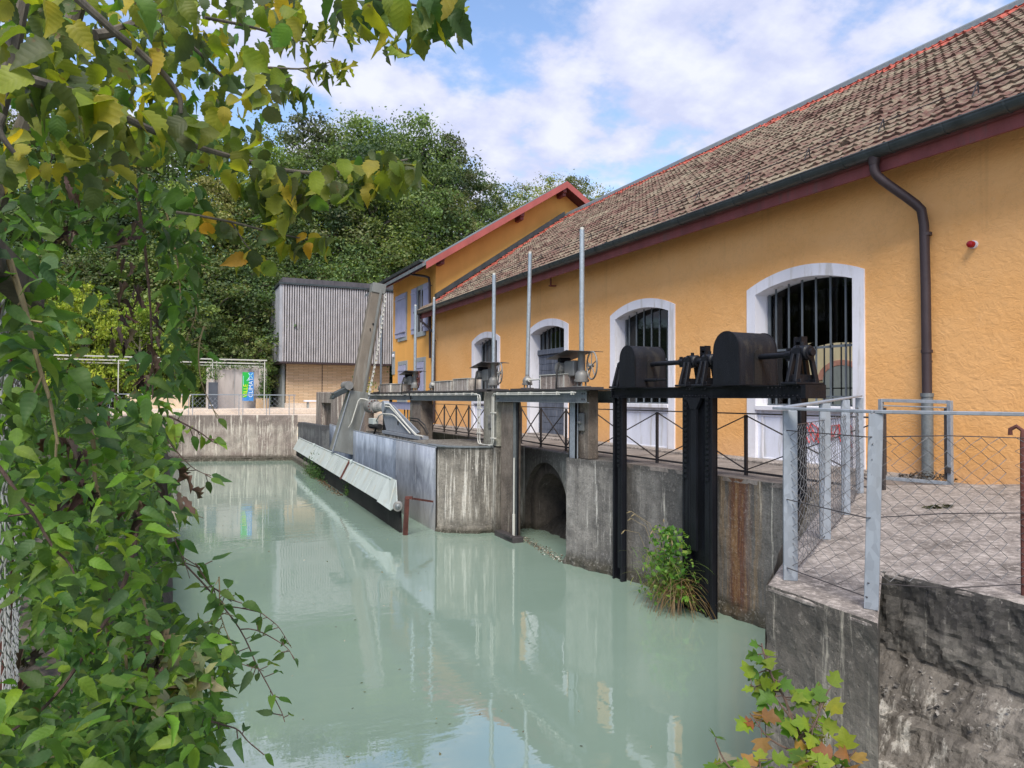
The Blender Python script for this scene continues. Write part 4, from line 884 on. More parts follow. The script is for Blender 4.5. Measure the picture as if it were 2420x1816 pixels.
def actuator(label, x, y, ztop, s=1.0, dark=False):
    t = thing('gate_actuator', (x, y, 1.485), label, 'actuator', agr)
    z0 = 1.49; b = MB(); b.box((x-.25, y-.45*s, z0), (x+.25, y+.6*s, z0+.035)); b.build('base_plate', M['iron'], t, bev=.004); z0 += .035
    bevelhead(t, x, y, z0, s)
    pole(t, x, y, z0+.36*s, ztop, .052)
    b = MB(); b.cyl((x, y, z0+.34*s), (x, y, z0+.72*s), .075*s, 16); b.build('sleeve', M['cast'], t, smooth=True)
    # motor and gearbox on the far side, with its bonnet
    b = MB(); b.lathe((x-.24, y+.62*s, z0+.40*s), [(.05*s, 0), (.105*s, .01), (.115*s, .04*s), (.115*s, .30*s), (.10*s, .34*s)], 20, 'x')
    for i in range(14):
        a = 2*PI*i/14; b.bar((x-.2, y+.62*s+.12*s*math.cos(a), z0+.4*s+.12*s*math.sin(a)), (x+.04, y+.62*s+.12*s*math.cos(a), z0+.4*s+.12*s*math.sin(a)), .012, .012)
    b.build('motor', M['cast'], t, smooth=True)
    b = MB(); b.box((x-.13, y+.12*s, z0+.22*s), (x+.13, y+.5*s, z0+.54*s)); b.box((x-.02, y+.46*s, z0+.3*s), (x+.2, y+.78*s, z0+.5*s)); b.build('gearbox', M['cast'], t, bev=.02)
    b = MB(); b.cyl((x-.18, y+.62*s, z0+.56*s), (x+.08, y+.62*s, z0+.56*s), .06*s, 12); b.build('terminal_box', M['black'], t)
    b = MB(); A = [(x-.32, y-.32*s, z0+.70*s), (x+.32, y-.32*s, z0+.70*s), (x+.32, y+.95*s, z0+.60*s), (x-.32, y+.95*s, z0+.60*s)]; Mi = [(x-.34, y+.05*s, z0+.735*s), (x+.34, y+.05*s, z0+.735*s)]
    b.add([A[0], A[1], Mi[1], Mi[0], A[2], A[3]], [(0, 1, 2, 3), (3, 2, 4, 5)]); o = b.build('bonnet', M['iron'], t); so = o.modifiers.new('thick', 'SOLIDIFY'); so.thickness = .012
    b = MB(); hy = y-.34*s; hz_ = z0+.42*s; rr = .27*s
    b.tube([(x+.02+.17*rr*math.cos(a), hy-.02+.97*rr*math.cos(a), hz_+rr*math.sin(a)) for a in [2*PI*i/28 for i in range(28)]], .017*s, 8, closed=True)
    for i in range(5):
        a = 2*PI*i/5+.3; b.tube([(x+.02, hy, hz_), (x+.02+.17*rr*math.cos(a), hy-.02+.97*rr*math.cos(a), hz_+rr*math.sin(a))], .011*s, 6)
    b.cyl((x+.07, hy, hz_), (x-.04, hy+.02, hz_), .035*s, 12); b.cyl((x+.1, y-.05, hz_-.1), (x+.05, hy, hz_), .02*s, 8)
    b.build('handwheel', M['rustbar'] if dark else M['cast'], t, smooth=True)
    b = MB(); b.tube([(x-.26, y+.5*s, z0+.5*s), (x-.34, y+.44*s, z0+.3*s), (x-.36, y+.42*s, z0+.05), (x-.34, y+.46*s, z0-.12)], .022, 8); b.build('rubber_cable', M['rope'], t, smooth=True)
    return t
def smallhead(label, x, y, ztop, lean=0, length=1.0):
    t = thing('gate_gearhead', (x, y, 1.485), label, 'gearhead', agr)
    z0 = 1.49; b = MB(); b.box((x-.22, y-.45, z0), (x+.22, y+.5, z0+.03)); b.build('base_plate', M['iron'], t); z0 += .03
    bevelhead(t, x, y, z0, .85); pole(t, x, y, z0+.34, ztop, .046, lean)
    b = MB(); b.cyl((x-.04, y-.08, z0+.2), (x-.04, y-.22, z0+.2), .05, 12); b.cyl((x-.04, y-.2, z0+.2), (x-.04, y-.2-length, z0+.22), .018, 8); b.build('drive_shaft', M['conduit'], t, smooth=True)
    b = MB(); b.lathe((x-.04, y-.2-length*.98, z0+.22), [(.03, -.03), (.045, 0), (.03, .03)], 10, 'y'); b.build('coupling', paint('verdigris', (.12, .25, .2), .6), t)
    return t
actuator('large motor drive with handwheel and the tallest tube, on the nearest gantry', 7.66, 12.86, 4.84, 1.05)
smallhead('small gearhead with a leaning tube at the far end of the nearest gantry', 7.66, 15.42, 4.78, -.12, 1.5)
actuator('motor drive with handwheel on top of the grey double post', 7.66, 17.46, 4.6, 1.0)
smallhead('small gearhead left of the two crusted boxes on the middle gantry', 7.66, 22.5, 4.58, -.1, 3.0)
actuator('motor drive with rusty handwheel before the lavender shutters', 7.66, 24.45, 4.57, 1.0, True)
smallhead('small gearhead right beside the leaning chute on the farthest gantry', 7.7, 29.3, 4.7, 0, 1.7)
b = MB()
def crate(label, y0, y1, z1, mat, x0=7.45, x1=7.85):
    t = thing('gear_box', ((x0+x1)/2, (y0+y1)/2, 1.486), label, 'box', 'boxes on the gantries')
    b = MB(); b.box((x0, y0, 1.487), (x1, y1, z1)); b.build('case', M[mat], t, bev=.012)
    b = MB(); b.box((x0-.012, y0+.02, 1.50), (x0-.002, y0+.05, z1-.01)); b.box((x0-.012, y1-.05, 1.50), (x0-.002, y1-.02, z1-.01)); b.box((x0-.02, y0-.015, z1), (x1+.02, y1+.015, z1+.015)); b.build('lid', M['conduit'], t)
    return t
concrete('crusted', (0.34, 0.31, 0.28), (0.12, 0.09, 0.08), (0.66, 0.62, 0.56), .3, .9, 2.5, .3, None); M['crusted'] = bpy.data.materials['crusted']
crate('plain grey box with a pipe on its front, on the nearest gantry', 13.2, 14.35, 1.80, 'crusted'); bpy.data.objects[-1] if False else None
crate('lime crusted box, right one of the pair on the middle gantry', 18.75, 20.0, 1.84, 'crusted')
crate('pinkish crusted box, left one of the pair on the middle gantry', 20.15, 21.7, 1.80, 'crusted')
crate('low crusted box beside the rusty handwheel drive', 25.4, 26.8, 1.80, 'crusted')
crate('speckled box next to the leaning chute', 26.95, 28.5, 1.82, 'crusted')
# ================================================================ SHEETING, TROUGH, SKIRT, RAKE
zs = thing('zinc_sheeting', (6.3, 25, WZ-.4), 'long blue grey zinc sheeting wall behind the pale trough', 'metal wall')
b = MB(); P_ = [(6.05, 17.46), (6.08, 19.2), (6.09, 21.2), (6.12, 23.5), (6.2, 27.3), (6.45, 32.5), (6.62, 34.6)]; rows = []
for z in (-2.8, -1.9, -1.2, -.6, .0): rows.append([(x, y, z) for x, y in P_])
b.grid(rows); o = b.build('sheet', M['bluepanel'], zs, smooth=True); o.modifiers.new('thick', 'SOLIDIFY').thickness = -.02
b = MB()
for (x, y), (x2, y2) in zip(P_, P_[1:]): b.bar((x, y, .008), (x2, y2, .008), .05, .02)
for x, y in P_[:6]: b.box((x-.028, y-.012, -1.1), (x-.008, y+.012, 0)); 
b.build('edge_trim', M['galv'], zs)
b = MB()
for y in np.arange(17.7, 34, .55):
    x = np.interp(y, [p[1] for p in P_], [p[0] for p in P_]); b.cyl((x-.03, y, -.05), (x, y, -.05), .012, 6)
b.build('rivets', M['conduit'], zs)
def TX(y): return 5.17+(y-18.5)*.034
tr = thing('rake_trough', (5.3, 28, WZ), 'long pale painted steel trough running just above the water', 'trough')
b = MB(); segs = [(18.9, 24.35), (24.4, 30.2), (30.25, 39.2)]
for y0, y1 in segs:
    a, c = TX(y0), TX(y1)
    b.add([(a, y0, -.90), (c, y1, -.90), (c-.30, y1, -1.47), (a-.30, y0, -1.47), (a+.05, y0, -.88), (c+.05, y1, -.88), (c-.24, y1, -1.49), (a-.24, y0, -1.49)],
          [(0, 1, 2, 3), (4, 5, 1, 0), (4, 7, 6, 5), (3, 2, 6, 7), (0, 3, 7, 4), (1, 5, 6, 2)])
b.build('front_plate', M['trough'], tr)
b = MB(); b.bar((TX(18.6)+.02, 18.6, -.885), (TX(39.2)+.02, 39.2, -.885), .07, .03)
for y in (20.5, 22.4, 26.3, 28.2, 32, 35): b.bar((TX(y)-.012, y, -.92), (TX(y)-.31, y, -1.46), .006, .03)
for y in (24.0, 33.0): b.lathe((TX(y)-.05, y, -.86), [(.05, -.05), (.06, 0), (.05, .05)], 10)
b.build('rim_and_ribs', M['trough'], tr)
b = MB(); b.bar((TX(24.38)-.02, 24.38, -.86), (TX(24.38)-.34, 24.38, -1.49), .02, .06); b.build('joint_strap', M['rustbar'], tr)
b = MB()
T = [(TX(18.85), 18.85, -.86), (TX(18.85)-.31, 18.85, -1.50), (4.98, 17.9, -1.62), (5.02, 17.45, -1.40), (5.22, 18.25, -.88), (5.02, 18.1, -1.5)]
b.add([T[0], T[1], T[5], T[4]], [(0, 1, 2, 3)]); b.add([T[1], T[2], T[5]], [(0, 1, 2)]); b.add([T[4], T[5], T[2], T[3]], [(0, 1, 2, 3)]); b.bar(T[4], T[5], .03, .03)
o = b.build('folded_end', M['trough'], tr); o.modifiers.new('thick', 'SOLIDIFY').thickness = .02
b = MB(); b.tube([(5.10, 17.60, -1.46), (5.098, 17.59, -1.46), (5.05, 17.46, -1.46), (5.045, 17.45, -1.46)], [.09, .125, .125, .105], 26); b.build('end_roller', M['cast'], tr, smooth=True)
b = MB(); b.tube([(5.05, 17.46, -1.46), (5.04, 17.435, -1.46), (5.035, 17.42, -1.46), (5.03, 17.41, -1.46)], [.075, .07, .035, .02], 20); b.build('roller_hub', M['galvd'], tr, smooth=True)
sk = thing('trough_skirt', (5.2, 28, WZ-.5), 'dark wet steel skirt under the pale trough, dipping into the water', 'skirt')
b = MB(); b.add([(TX(17.6)-.02, 17.6, -1.40), (TX(39.5)-.1, 39.5, -1.2), (TX(39.5)-.1, 39.5, WZ-.5), (TX(17.6)+.03, 17.6, WZ-.5)], [(0, 1, 2, 3)]); o = b.build('skirt_plate', concrete('black_wet_plate', (.03, .03, .028), (.010, .010, .010), (.1, .1, .09), .6, .12, -1, .3, None), sk)
o.modifiers.new('thick', 'SOLIDIFY').thickness = .06
b = MB(); b.prism([(TX(33), 39.9), (TX(33)-.15, 33), (TX(33)+.2, 33), (6.0, 39.9)], 'z', WZ-.5, WZ+.32); b.build('concrete_toe', M['farwall'], sk)
rp = thing('angle_bracket', (5.2, 17, WZ-.3), 'rust red angle post with a long horizontal arm at the end of the trough', 'bracket')
b = MB(); b.bar((5.20, 17.35, WZ-.3), (5.18, 17.1, -1.22), .10, .14, (0, 1, 0), .09, .10); b.build('post', M['rustbar'], rp)
b = MB(); b.bar((5.18, 17.1, -1.20), (6.0, 17.55, -1.40), .05, .05); b.bar((5.15, 17.14, -1.2), (5.3, 17.05, -1.2), .07, .07); b.build('arm', M['rustbar'], rp)
# inclined chute
ck = thing('inclined_chute', (6.0, 28, -.9), 'tall leaning grey steel rake chute with a chain hanging along its right side', 'rake machine')
def slope(b, c0, c1, w0, w1, d0, d1, yc=28.0):
    # leaning box: centre (x, z) at both ends, widths in x, depths in y
    (xa, za), (xb, zb) = c0, c1
    vs = []
    for (x, z, w, d) in ((xa, za, w0, d0), (xb, zb, w1, d1)):
        for sx, sy in ((-1, -1), (1, -1), (1, 1), (-1, 1)): vs.append((x+sx*w/2, yc+sy*d/2, z+(-.13*sx*w if z < 0 else -.06*sx*w)))
    return b.add(vs, [(0, 1, 2, 3), (7, 6, 5, 4), (0, 4, 5, 1), (1, 5, 6, 2), (2, 6, 7, 3), (3, 7, 4, 0)])
b = MB(); slope(b, (5.80, -.86), (6.46, 1.52), .82, .80, .55, .5); b.build('lower_chute', M['steelplate'], ck, bev=.01)
b = MB(); slope(b, (5.40, -.80), (6.07, 1.56), .03, .03, .05, .05, 27.71); slope(b, (6.205, -.92), (6.855, 1.47), .02, .02, .05, .05, 27.71); b.build('side_flanges', M['galv'], ck)
b = MB(); slope(b, (6.36, 1.0), (7.20, 5.78), .55, .50, .46, .42, 28.0); b.build('upper_beam', paint('brown_streaked_beam', (.19, .165, .135), .65, .2, .3, 1.2, .3, .2, dirt=(.26, .24, .21)), ck, bev=.03)
b = MB(); slope(b, (7.16, 5.45), (7.22, 5.83), .54, .54, .5, .5); slope(b, (6.56, 1.2), (7.28, 5.6), .10, .10, .03, .03, 27.755); b.build('head_cap', M['steelplate'], ck, bev=.01)
b = MB(); b.box((6.83, 27.75, 3.93), (6.86, 27.79, 4.03)); b.cyl((6.96, 27.78, 4.2), (6.96, 27.74, 4.2), .035, 10); b.build('slot_hole', M['black'], ck)
b = MB(); L0 = Vector((6.80, 27.68, 1.42)); L1 = Vector((7.44, 27.68, 5.45)); n = 46
for i in range(n):
    p = L0.lerp(L1, i/n); p.x += .05*math.sin(PI*i/n); d = (L1-L0).normalized(); e = .06
    if i % 2: b.tube([p+d*(e*math.cos(a))+Vector((math.sin(a)*.032, 0, 0)) for a in [2*PI*k/8 for k in range(8)]], .013, 5, closed=True)
    else: b.lathe(tuple(p), [(.012, -.05), (.04, -.05), (.04, .05), (.012, .05)], 8, 'y')
b.build('chain', M['conduit'], ck)
b = MB(); yk = 27.6; b.tube([(6.10, yk, .30), (6.30, yk, .95), (6.36, yk, 1.15), (6.44, yk, 1.24), (6.60, yk-.1, 1.22), (7.0, yk-.4, 1.05)], .022, 8); b.cyl((6.10, yk, .30), (6.0, yk+.06, .12), .014, 6); b.build('hose_pipe', M['conduit'], ck, smooth=True)
b = MB(); b.cyl((6.86, 27.75, .95), (6.86, 27.05, .95), .27, 24); b.build('gearbox_drum', M['cast'], ck, bev=.02, smooth=True)
b = MB()
for i in range(12): a = 2*PI*i/12; b.cyl((6.86+.23*math.cos(a), 27.1, .95+.23*math.sin(a)), (6.86+.23*math.cos(a), 27.02, .95+.23*math.sin(a)), .025, 6)
b.build('flange_bolts', M['rustbar'], ck)
b = MB(); b.lathe((6.95, 26.9, .93), [(.2, .2), (.2, 0), (.16, -.3), (.16, -.9), (.19, -.92), (.19, -1.1), (.16, -1.15), (.06, -1.16)], 22, 'y')
for i in range(18): a = 2*PI*i/18; b.bar((6.95+.165*math.cos(a), 26.6, .93+.165*math.sin(a)), (6.95+.165*math.cos(a), 26.0, .93+.165*math.sin(a)), .02, .02)
b.build('drive_motor', paint('scuffed_pale_grey', (.38, .37, .35), .5, .1, .4, 6), ck, smooth=True)
b = MB(); b.cyl((6.0, 28.4, 1.75), (6.0, 27.6, 1.75), .17, 18); b.build('guide_roller', M['cast'], ck, smooth=True)
b = MB(); b.bar((5.98, 27.9, 1.62), (5.45, 27.9, 1.35), .5, .2, (0, 0, 1)); b.bar((5.48, 27.9, 1.36), (5.38, 27.9, 1.22), .5, .1); b.build('scraper_hood', M['gutter'], ck, bev=.02)
da = thing('rake_drive_frame', (7.2, 24, 0), 'triangular galvanised side plate with a round hole and pipes beside the leaning chute', 'machine frame')
b = MB(); pl = [(25.0, .12), (21.6, .12), (21.2, .22), (24.2, 1.02), (25.4, 1.08), (25.7, .85)]
b.prism(pl, 'x', 6.78, 6.82); b.box((6.7, 20.9, .0), (7.0, 25.3, .1)); b.build('side_plate', M['galv'], da)
b = MB(); b.cyl((6.775, 23.5, .42), (6.79, 23.5, .42), .075, 18); b.build('round_hole', M['black'], da)
b = MB(); b.cyl((6.7, 25.2, .97), (6.9, 25.2, .97), .2, 20); b.build('hub', M['galv'], da, smooth=True)
b = MB()
for k in (0, .09): b.tube([(6.74, 25.4, 1.06-k), (6.74, 24.4, 1.05-k), (6.74, 21.7-k, .2), (6.74, 21.4-k, .12), (6.74, 20.7, .11)], .028, 8)
b.tube([(6.72, 26.3, .38), (6.72, 25.8, .62), (6.72, 25.3, .70), (6.72, 24.0, .70), (6.72, 23.6, .64), (6.72, 21.9, .15)], .024, 8); b.build('pipes', M['conduit'], da, smooth=True)
b = MB(); b.box((6.6, 26.2, .28), (6.8, 26.9, .50)); b.build('junction_box', M['trough'], da, bev=.01)
b = MB(); b.box((6.85, 25.2, -.05), (7.1, 25.75, .75)); b.build('black_bracket', M['rope'], da)
b = MB(); b.cyl((6.7, 26.9, .2), (6.7, 25.6, .22), .10, 12); b.cyl((6.7, 27.2, .2), (6.7, 26.9, .2), .05, 10); b.build('hydraulic_cylinder', M['rope'], da, smooth=True)
for hp, hr in (([(6.7, 26.2, .1), (6.68, 26.4, -.1), (6.65, 26.5, -.3)], .03), ([(6.9, 22.6, .62), (6.9, 21.7, .62), (6.9, 21.0, .45), (6.95, 20.8, .2)], .02), ([(6.92, 22.6, .55), (6.92, 21.7, .52), (6.92, 21.15, .35), (6.95, 20.9, .15)], .02)):
    b = MB(); b.tube(hp, hr, 7); b.build('hose', M['rope'], da, smooth=True)
b = MB(); b.box((6.72, 20.6, -.3), (7.3, 27.8, -.02)); b.build('concrete_base', M['pier'], da)
# ================================================================ BLACK SLUICE GATE FRAME
bf = thing('sluice_frame', (7.75, 9.3, WZ-.4), 'black riveted steel sluice gate frame standing in the water against the canal wall', 'sluice gate')
XB = 7.55
def ibeam(b, x, y0, y1, z0, z1, w):
    b.box((x+w/2-.01, y0, z0+.015), (x+w/2+.01, y1, z1-.015)); b.box((x, y0, z0), (x+w, y1, z0+.015)); b.box((x, y0, z1-.015), (x+w, y1, z1))
b = MB(); ibeam(b, XB, 6.98, 11.60, 1.30, 1.485, .12); ibeam(b, XB+.30, 6.98, 11.60, 1.30, 1.485, .12); b.box((XB+.02, 6.90, 1.30), (XB+.40, 6.98, 1.485)); b.box((XB+.02, 11.56, 1.302), (XB+.40, 11.59, 1.482))
b.build('cross_beam', M['black'], bf)
b = MB(); random.seed(2)
for yc in (9.15, 7.3, 11.3):
    for k in range(8):
        for z in (1.335, 1.445):
            b.lathe((XB-.002, yc-.28+k*.075, z), [(.014, .0), (.011, -.008), (.004, -.011)], 8, 'x')
b.build('rivets', M['black'], bf)
def leg(y0, y1, rack=True, xo=0):
    b = MB(); x = XB+.03+xo
    b.box((x, y0, WZ-.5), (x+.10, y0+.015, 1.30)); b.box((x, y1-.015, WZ-.5), (x+.10, y1, 1.30)); b.box((x+.07, y0, WZ-.5), (x+.085, y1, 1.30))
    b.box((x-.015, y0, WZ-.5), (x, y0+.05, 1.30)); b.box((x-.015, y1-.05, WZ-.5), (x, y1, 1.30))
    o = b.build('leg', M['black'], bf, bev=.003)
    b = MB(); yr = y0+.09; z = .0
    while z < 1.28: b.box((x-.045, yr-.03, z), (x-.015, yr+.03, z+.045)); z += .085
    b.box((x-.02, yr-.035, -1.9), (x+.01, yr+.035, 1.30)); b.build('rack', M['black'], o)
    return o
leg(11.22, 11.53); leg(9.25, 9.45, xo=0); leg(8.73, 8.90); leg(6.98, 7.16)
b = MB(); b.box((XB+.09, 8.9, WZ-.5), (XB+.11, 9.27, 1.3)); b.box((XB-.02, 9.06, WZ+1.0), (XB+.02, 9.2, 1.25)); b.prism([(8.95, 1.3), (9.30, 1.3), (9.2, 1.12), (9.06, 1.12)], 'x', XB-.03, XB+.03); b.build('centre_web', M['black'], bf)
# gate leaf between the legs under water level edge
def cover(label, yc, wy, xlen, h, xs):
    t = thing('wheel_cover', (xs+xlen/2, yc, 1.487), label, 'machine cover', 'black round topped gear covers')
    prof = [(yc+wy/2, 1.49)]+[(yc+wy/2*.97*math.cos(a), 1.49+h-wy/2+wy/2*1.0*math.sin(a)) for a in [PI*i/18 for i in range(19)]]+[(yc-wy/2, 1.49)]
    b = MB(); b.prism(prof, 'x', xs, xs+xlen); b.build('hood', M['blackcover'], t, bev=.008, smooth=True)
    pf = [(yc+(u-yc)*1.015, 1.49+(v-1.49)*1.012) for u, v in prof]
    b = MB(); b.prism(pf, 'x', xs-.012, xs+.016); b.prism(pf, 'x', xs+xlen-.014, xs+xlen+.01); b.box((xs-.02, yc-wy/2-.03, 1.488), (xs+xlen+.02, yc+wy/2+.03, 1.505)); b.build('end_rims', M['black'], t)
    b = MB(); b.box((xs+xlen*.38, yc-wy/2-.010, 1.50), (xs+xlen*.58, yc-wy/2+.02, 1.50+h*.56)); b.cyl((xs+xlen*.48, yc-wy/2-.012, 1.50+h*.56), (xs+xlen*.48, yc-wy/2+.02, 1.50+h*.56), xlen*.10, 14); b.build('shaft_slot', M['rope'], t)
    return t
cover('smaller black round topped gear cover, left one on the sluice frame', 10.80, .50, .66, .76, 7.40)
cover('larger black round topped gear cover, right one on the sluice frame', 8.19, .56, .72, .80, 7.37)
def bearing(yc, h=.42, n=''):
    t = bf; x = XB+.20; z = 1.487; b = MB()
    b.box((x-.26, yc-.14, z), (x+.26, yc+.14, z+.035))
    for s in (-1, 1):
        for e in (-1, 1): b.bar((x+s*.19, yc+e*.07, z+.03), (x+s*.10, yc+e*.05, z+h-.02), .07, .05, (0, 1, 0))
        b.bar((x+s*.14, yc-.12, z+.05), (x+s*.14, yc+.12, z+.05), .05, .06)
    b.box((x-.19, yc-.02, z+.03), (x+.19, yc+.0, z+.14)); p = b.build('bearing_pedestal', M['black'], t, bev=.006)
    b = MB(); b.lathe((x, yc-.13, z+h), [(.05, -.06), (.052, -.02), (.085, -.018), (.085, .0), (.105, .02), (.105, .12), (.095, .14), (.11, .16), (.11, .22), (.07, .24)], 22, 'y'); b.box((x-.12, yc-.06, z+h-.02), (x+.12, yc+.06, z+h+.06)); b.cyl((x, yc, z+h+.08), (x, yc, z+h+.15), .028, 8)
    for s in (-1, 1): b.cyl((x+s*.09, yc, z+h+.05), (x+s*.09, yc, z+h+.10), .02, 6)
    b.build('bearing', M['black'], p, smooth=True)
for yc in (9.42, 9.0, 7.12, 11.42): bearing(yc, .42 if yc != 7.12 else .44)
b = MB(); x = XB+.20; b.cyl((x, 7.0, 1.91), (x, 11.50, 1.91), .042, 16)
for y in (9.66, 8.80, 7.32, 11.2):
    b.lathe((x, y, 1.91), [(.045, -.05), (.075, -.05), (.075, .05), (.045, .05)], 16, 'y')
    for i in range(6): a = PI*i/3; b.box((x+.085*math.cos(a)-.015, y-.03, 1.91+.085*math.sin(a)-.015), (x+.085*math.cos(a)+.015, y+.03, 1.91+.085*math.sin(a)+.015))
b.build('drive_shaft', M['black'], bf, smooth=True)
for y, xo in ((9.32, .36), (8.90, .36), (7.32, .36)):
    b = MB(); x = XB+xo; b.box((x+.03, y-.07, 1.48), (x+.08, y+.07, 2.17)); b.box((x-.03, y-.07, 1.48), (x+.03, y-.045, 2.17)); b.box((x-.03, y+.045, 1.48), (x+.03, y+.07, 2.17))
    z = 1.5
    while z < 2.1: b.box((x-.02, y-.06, z), (x+.03, y+.06, z+.04)); z += .085
    b.build('rack_head', M['black'], bf)
b = MB(); b.cyl((7.62, 10.2, 1.62), (7.62, 9.95, 1.62), .02, 8); b.cyl((7.62, 10.55, 1.62), (7.62, 10.2, 1.62), .03, 8); b.build('locking_pin', M['black'], bf)
# ================================================================ MESH FENCE ON THE PLATFORM
def meshwire(b, A, B, z0a, z0b, z1a, z1b, cw=.06, ch=.06, r=.0017, wob=.0, nrm=None):
    A, B = Vector(A), Vector(B); L = (B-A).length; n = int(L/cw); d = (B-A)/L
    nn = Vector((-d.y, d.x)) if nrm is None else Vector(nrm)
    for i in range(n):
        pts_ = []; t0 = i*cw; k = 0; z = 0.0
        hgt = z1a+(z1b-z1a)*(t0/L)-(z0a+(z0b-z0a)*(t0/L)); m_ = max(1, round(hgt/(ch/2)))
        for k in range(m_+1):
            t = t0+(cw if (k+i) % 2 else 0); f = t/L; zz = (z0a+(z0b-z0a)*f)+hgt*k/m_
            w_ = wob*math.sin(t*5+zz*4) ; off = .004*(1 if k % 2 else -1)
            p = A+d*t+nn*(w_+off); pts_.append((p.x, p.y, zz))
        b.tube(pts_, r, 4, False)
P1, PR, P2, P3, P4, PT = (3.64, 3.447), (3.561, 2.787), (4.979, 4.336), (6.239, 5.174), (7.85, 6.30), (4.65, 2.61)
mf = thing('mesh_fence', (3.64, 3.45, .1), 'galvanised fence of flat posts and rail with sagging wire mesh on the near concrete platform', 'fence')
def fpost(p, q, z0, z1, w=.10, t=.03, lean=(0, 0), name='post'):
    d = Vector((q[0]-p[0], q[1]-p[1], 0)).normalized(); a = Vector((*p, z0)); c = Vector((p[0]+lean[0], p[1]+lean[1], z1)); b = MB()
    # flat bar facing the water, with a thin return flange
    s = Vector((d.y, -d.x, 0))
    b.bar(a, c, w, t, tuple(s)); o = b.build(name, M['galv'], mf, bev=.003)
    return o
fpost(P1, (P1[0]+.8, P1[1]-.6), .1, 1.21, .088, .03); fpost(P2, (P2[0]+.8, P2[1]-.6), .1, 1.25, .088, .03); fpost(P3, (P3[0]+.8, P3[1]-.6), .1, 1.28, .085, .03); fpost(P4, (P4[0]+.8, P4[1]-.6), .1, 1.31, .09, .03)
fpost(PR, (PR[0]+.55, PR[1]-.84), .1, 1.205, .074, .04, (.035, -.01))
b = MB(); b.bar((3.57, 3.50, 1.225), (3.60, 2.78, 1.215), .07, .018); b.bar((3.60, 2.78, 1.215), (4.65, -1.2, 1.215), .05, .02)
b.bar((3.56, 3.44, 1.226), (7.95, 6.38, 1.335), .075, .016); b.build('top_rail', M['galv'], mf, bev=.003)
b = MB()
meshwire(b, P1, PR, .19, .17, 1.08, 1.075, .068, .085, .0024, .006)
meshwire(b, PR, (4.63, 2.62), .25, .20, 1.075, 1.055, .068, .085, .0025, .008)
meshwire(b, (4.63, 2.62), (5.4, .6), .20, .20, 1.06, 1.06, .068, .085, .0025, .01)
meshwire(b, P1, P2, .12, .12, 1.10, 1.12, .075, .07, .0019, .01); meshwire(b, P2, P3, .12, .12, 1.12, 1.14, .075, .07, .0019, .01); meshwire(b, P3, P4, .12, .12, 1.14, 1.2, .075, .07, .0019, .01)
b.build('wire_mesh', paint('dull_mesh_wire', (.13, .13, .135), .5, .3, .2, 20), mf)
b = MB()
for za, zb, zc_ in ((1.08, 1.072, 1.055), (.63, .615, .60), (.185, .17, .17), ):
    b.tube([(P1[0]-.03, P1[1]-.0, za), (PR[0]-.03, PR[1], zb)], .0036, 5); b.tube([(PR[0]-.03, PR[1], zb+(.08 if zc_ < .2 else 0)), (4.1, 2.70, (zb+zc_)/2+.01), (4.64, 2.60, zc_)], .0032, 5); b.tube([(4.64, 2.60, zc_), (5.4, .6, zc_)], .0032, 5)
for z in (1.11, .62, .13): b.tube([(*P1, z), (*P2, z), (*P3, z), (*P4, z+.05)], .0032, 5)
b.build('tension_wires', M['iron'], mf)
tp = thing('fence_stake', (4.66, 2.61, .1), 'thin rusty brown stake with a hooked top holding the mesh at the right edge', 'stake')
b = MB(); b.tube([(4.66, 2.60, -.2), (4.665, 2.60, 1.05), (4.67, 2.60, 1.10), (4.66, 2.63, 1.125), (4.65, 2.66, 1.105), (4.65, 2.66, 1.07)], .013, 8); b.build('stake', M['rustbar'], tp, smooth=True)
mg = thing('mesh_gate', (9.8, 6.9, .0), 'galvanised framed mesh gate panel standing by the orange wall and downpipe', 'gate')
GA, GB = Vector((9.72, 7.42)), Vector((9.98, 6.52))
b = MB(); u = GB-GA
b.bar((GA.x, GA.y, .05), (GA.x, GA.y, 1.30), .06, .06, (1, 0, 0)); b.bar((GB.x, GB.y, .05), (GB.x, GB.y, 1.28), .06, .06, (1, 0, 0)); b.bar((GA.x, GA.y, 1.28), (GB.x, GB.y, 1.26), .04, .05); b.bar((GA.x, GA.y, 1.20), (GB.x, GB.y, 1.18), .02, .02); b.bar((GA.x, GA.y, .10), (GB.x, GB.y, .10), .04, .05)
b.build('frame', M['galv'], mg, bev=.003)
b = MB(); g1_, g2_ = GA+u*.06, GA+u*.94; b.bar((g1_.x, g1_.y, .15), (g1_.x, g1_.y, 1.17), .03, .03, (1, 0, 0)); b.bar((g2_.x, g2_.y, .15), (g2_.x, g2_.y, 1.17), .03, .03, (1, 0, 0)); b.build('inner_stile', M['iron'], mg)
b = MB(); meshwire(b, GA, GB, .13, .13, 1.17, 1.17, .05, .05, .0016); b.build('wire_mesh', paint('gate_wire', (.22, .21, .20), .5, .3), mg)
b = MB(); b.box((GB.x-.05, GB.y-.03, .25), (GB.x-.03, GB.y+.03, .33)); b.build('hinge', M['iron'], mg)
b = MB(); b.box((GA.x-.05, GA.y-.02, .8), (GA.x-.03, GA.y+.02, 1.05)); b.build('latch', M['iron'], mg)
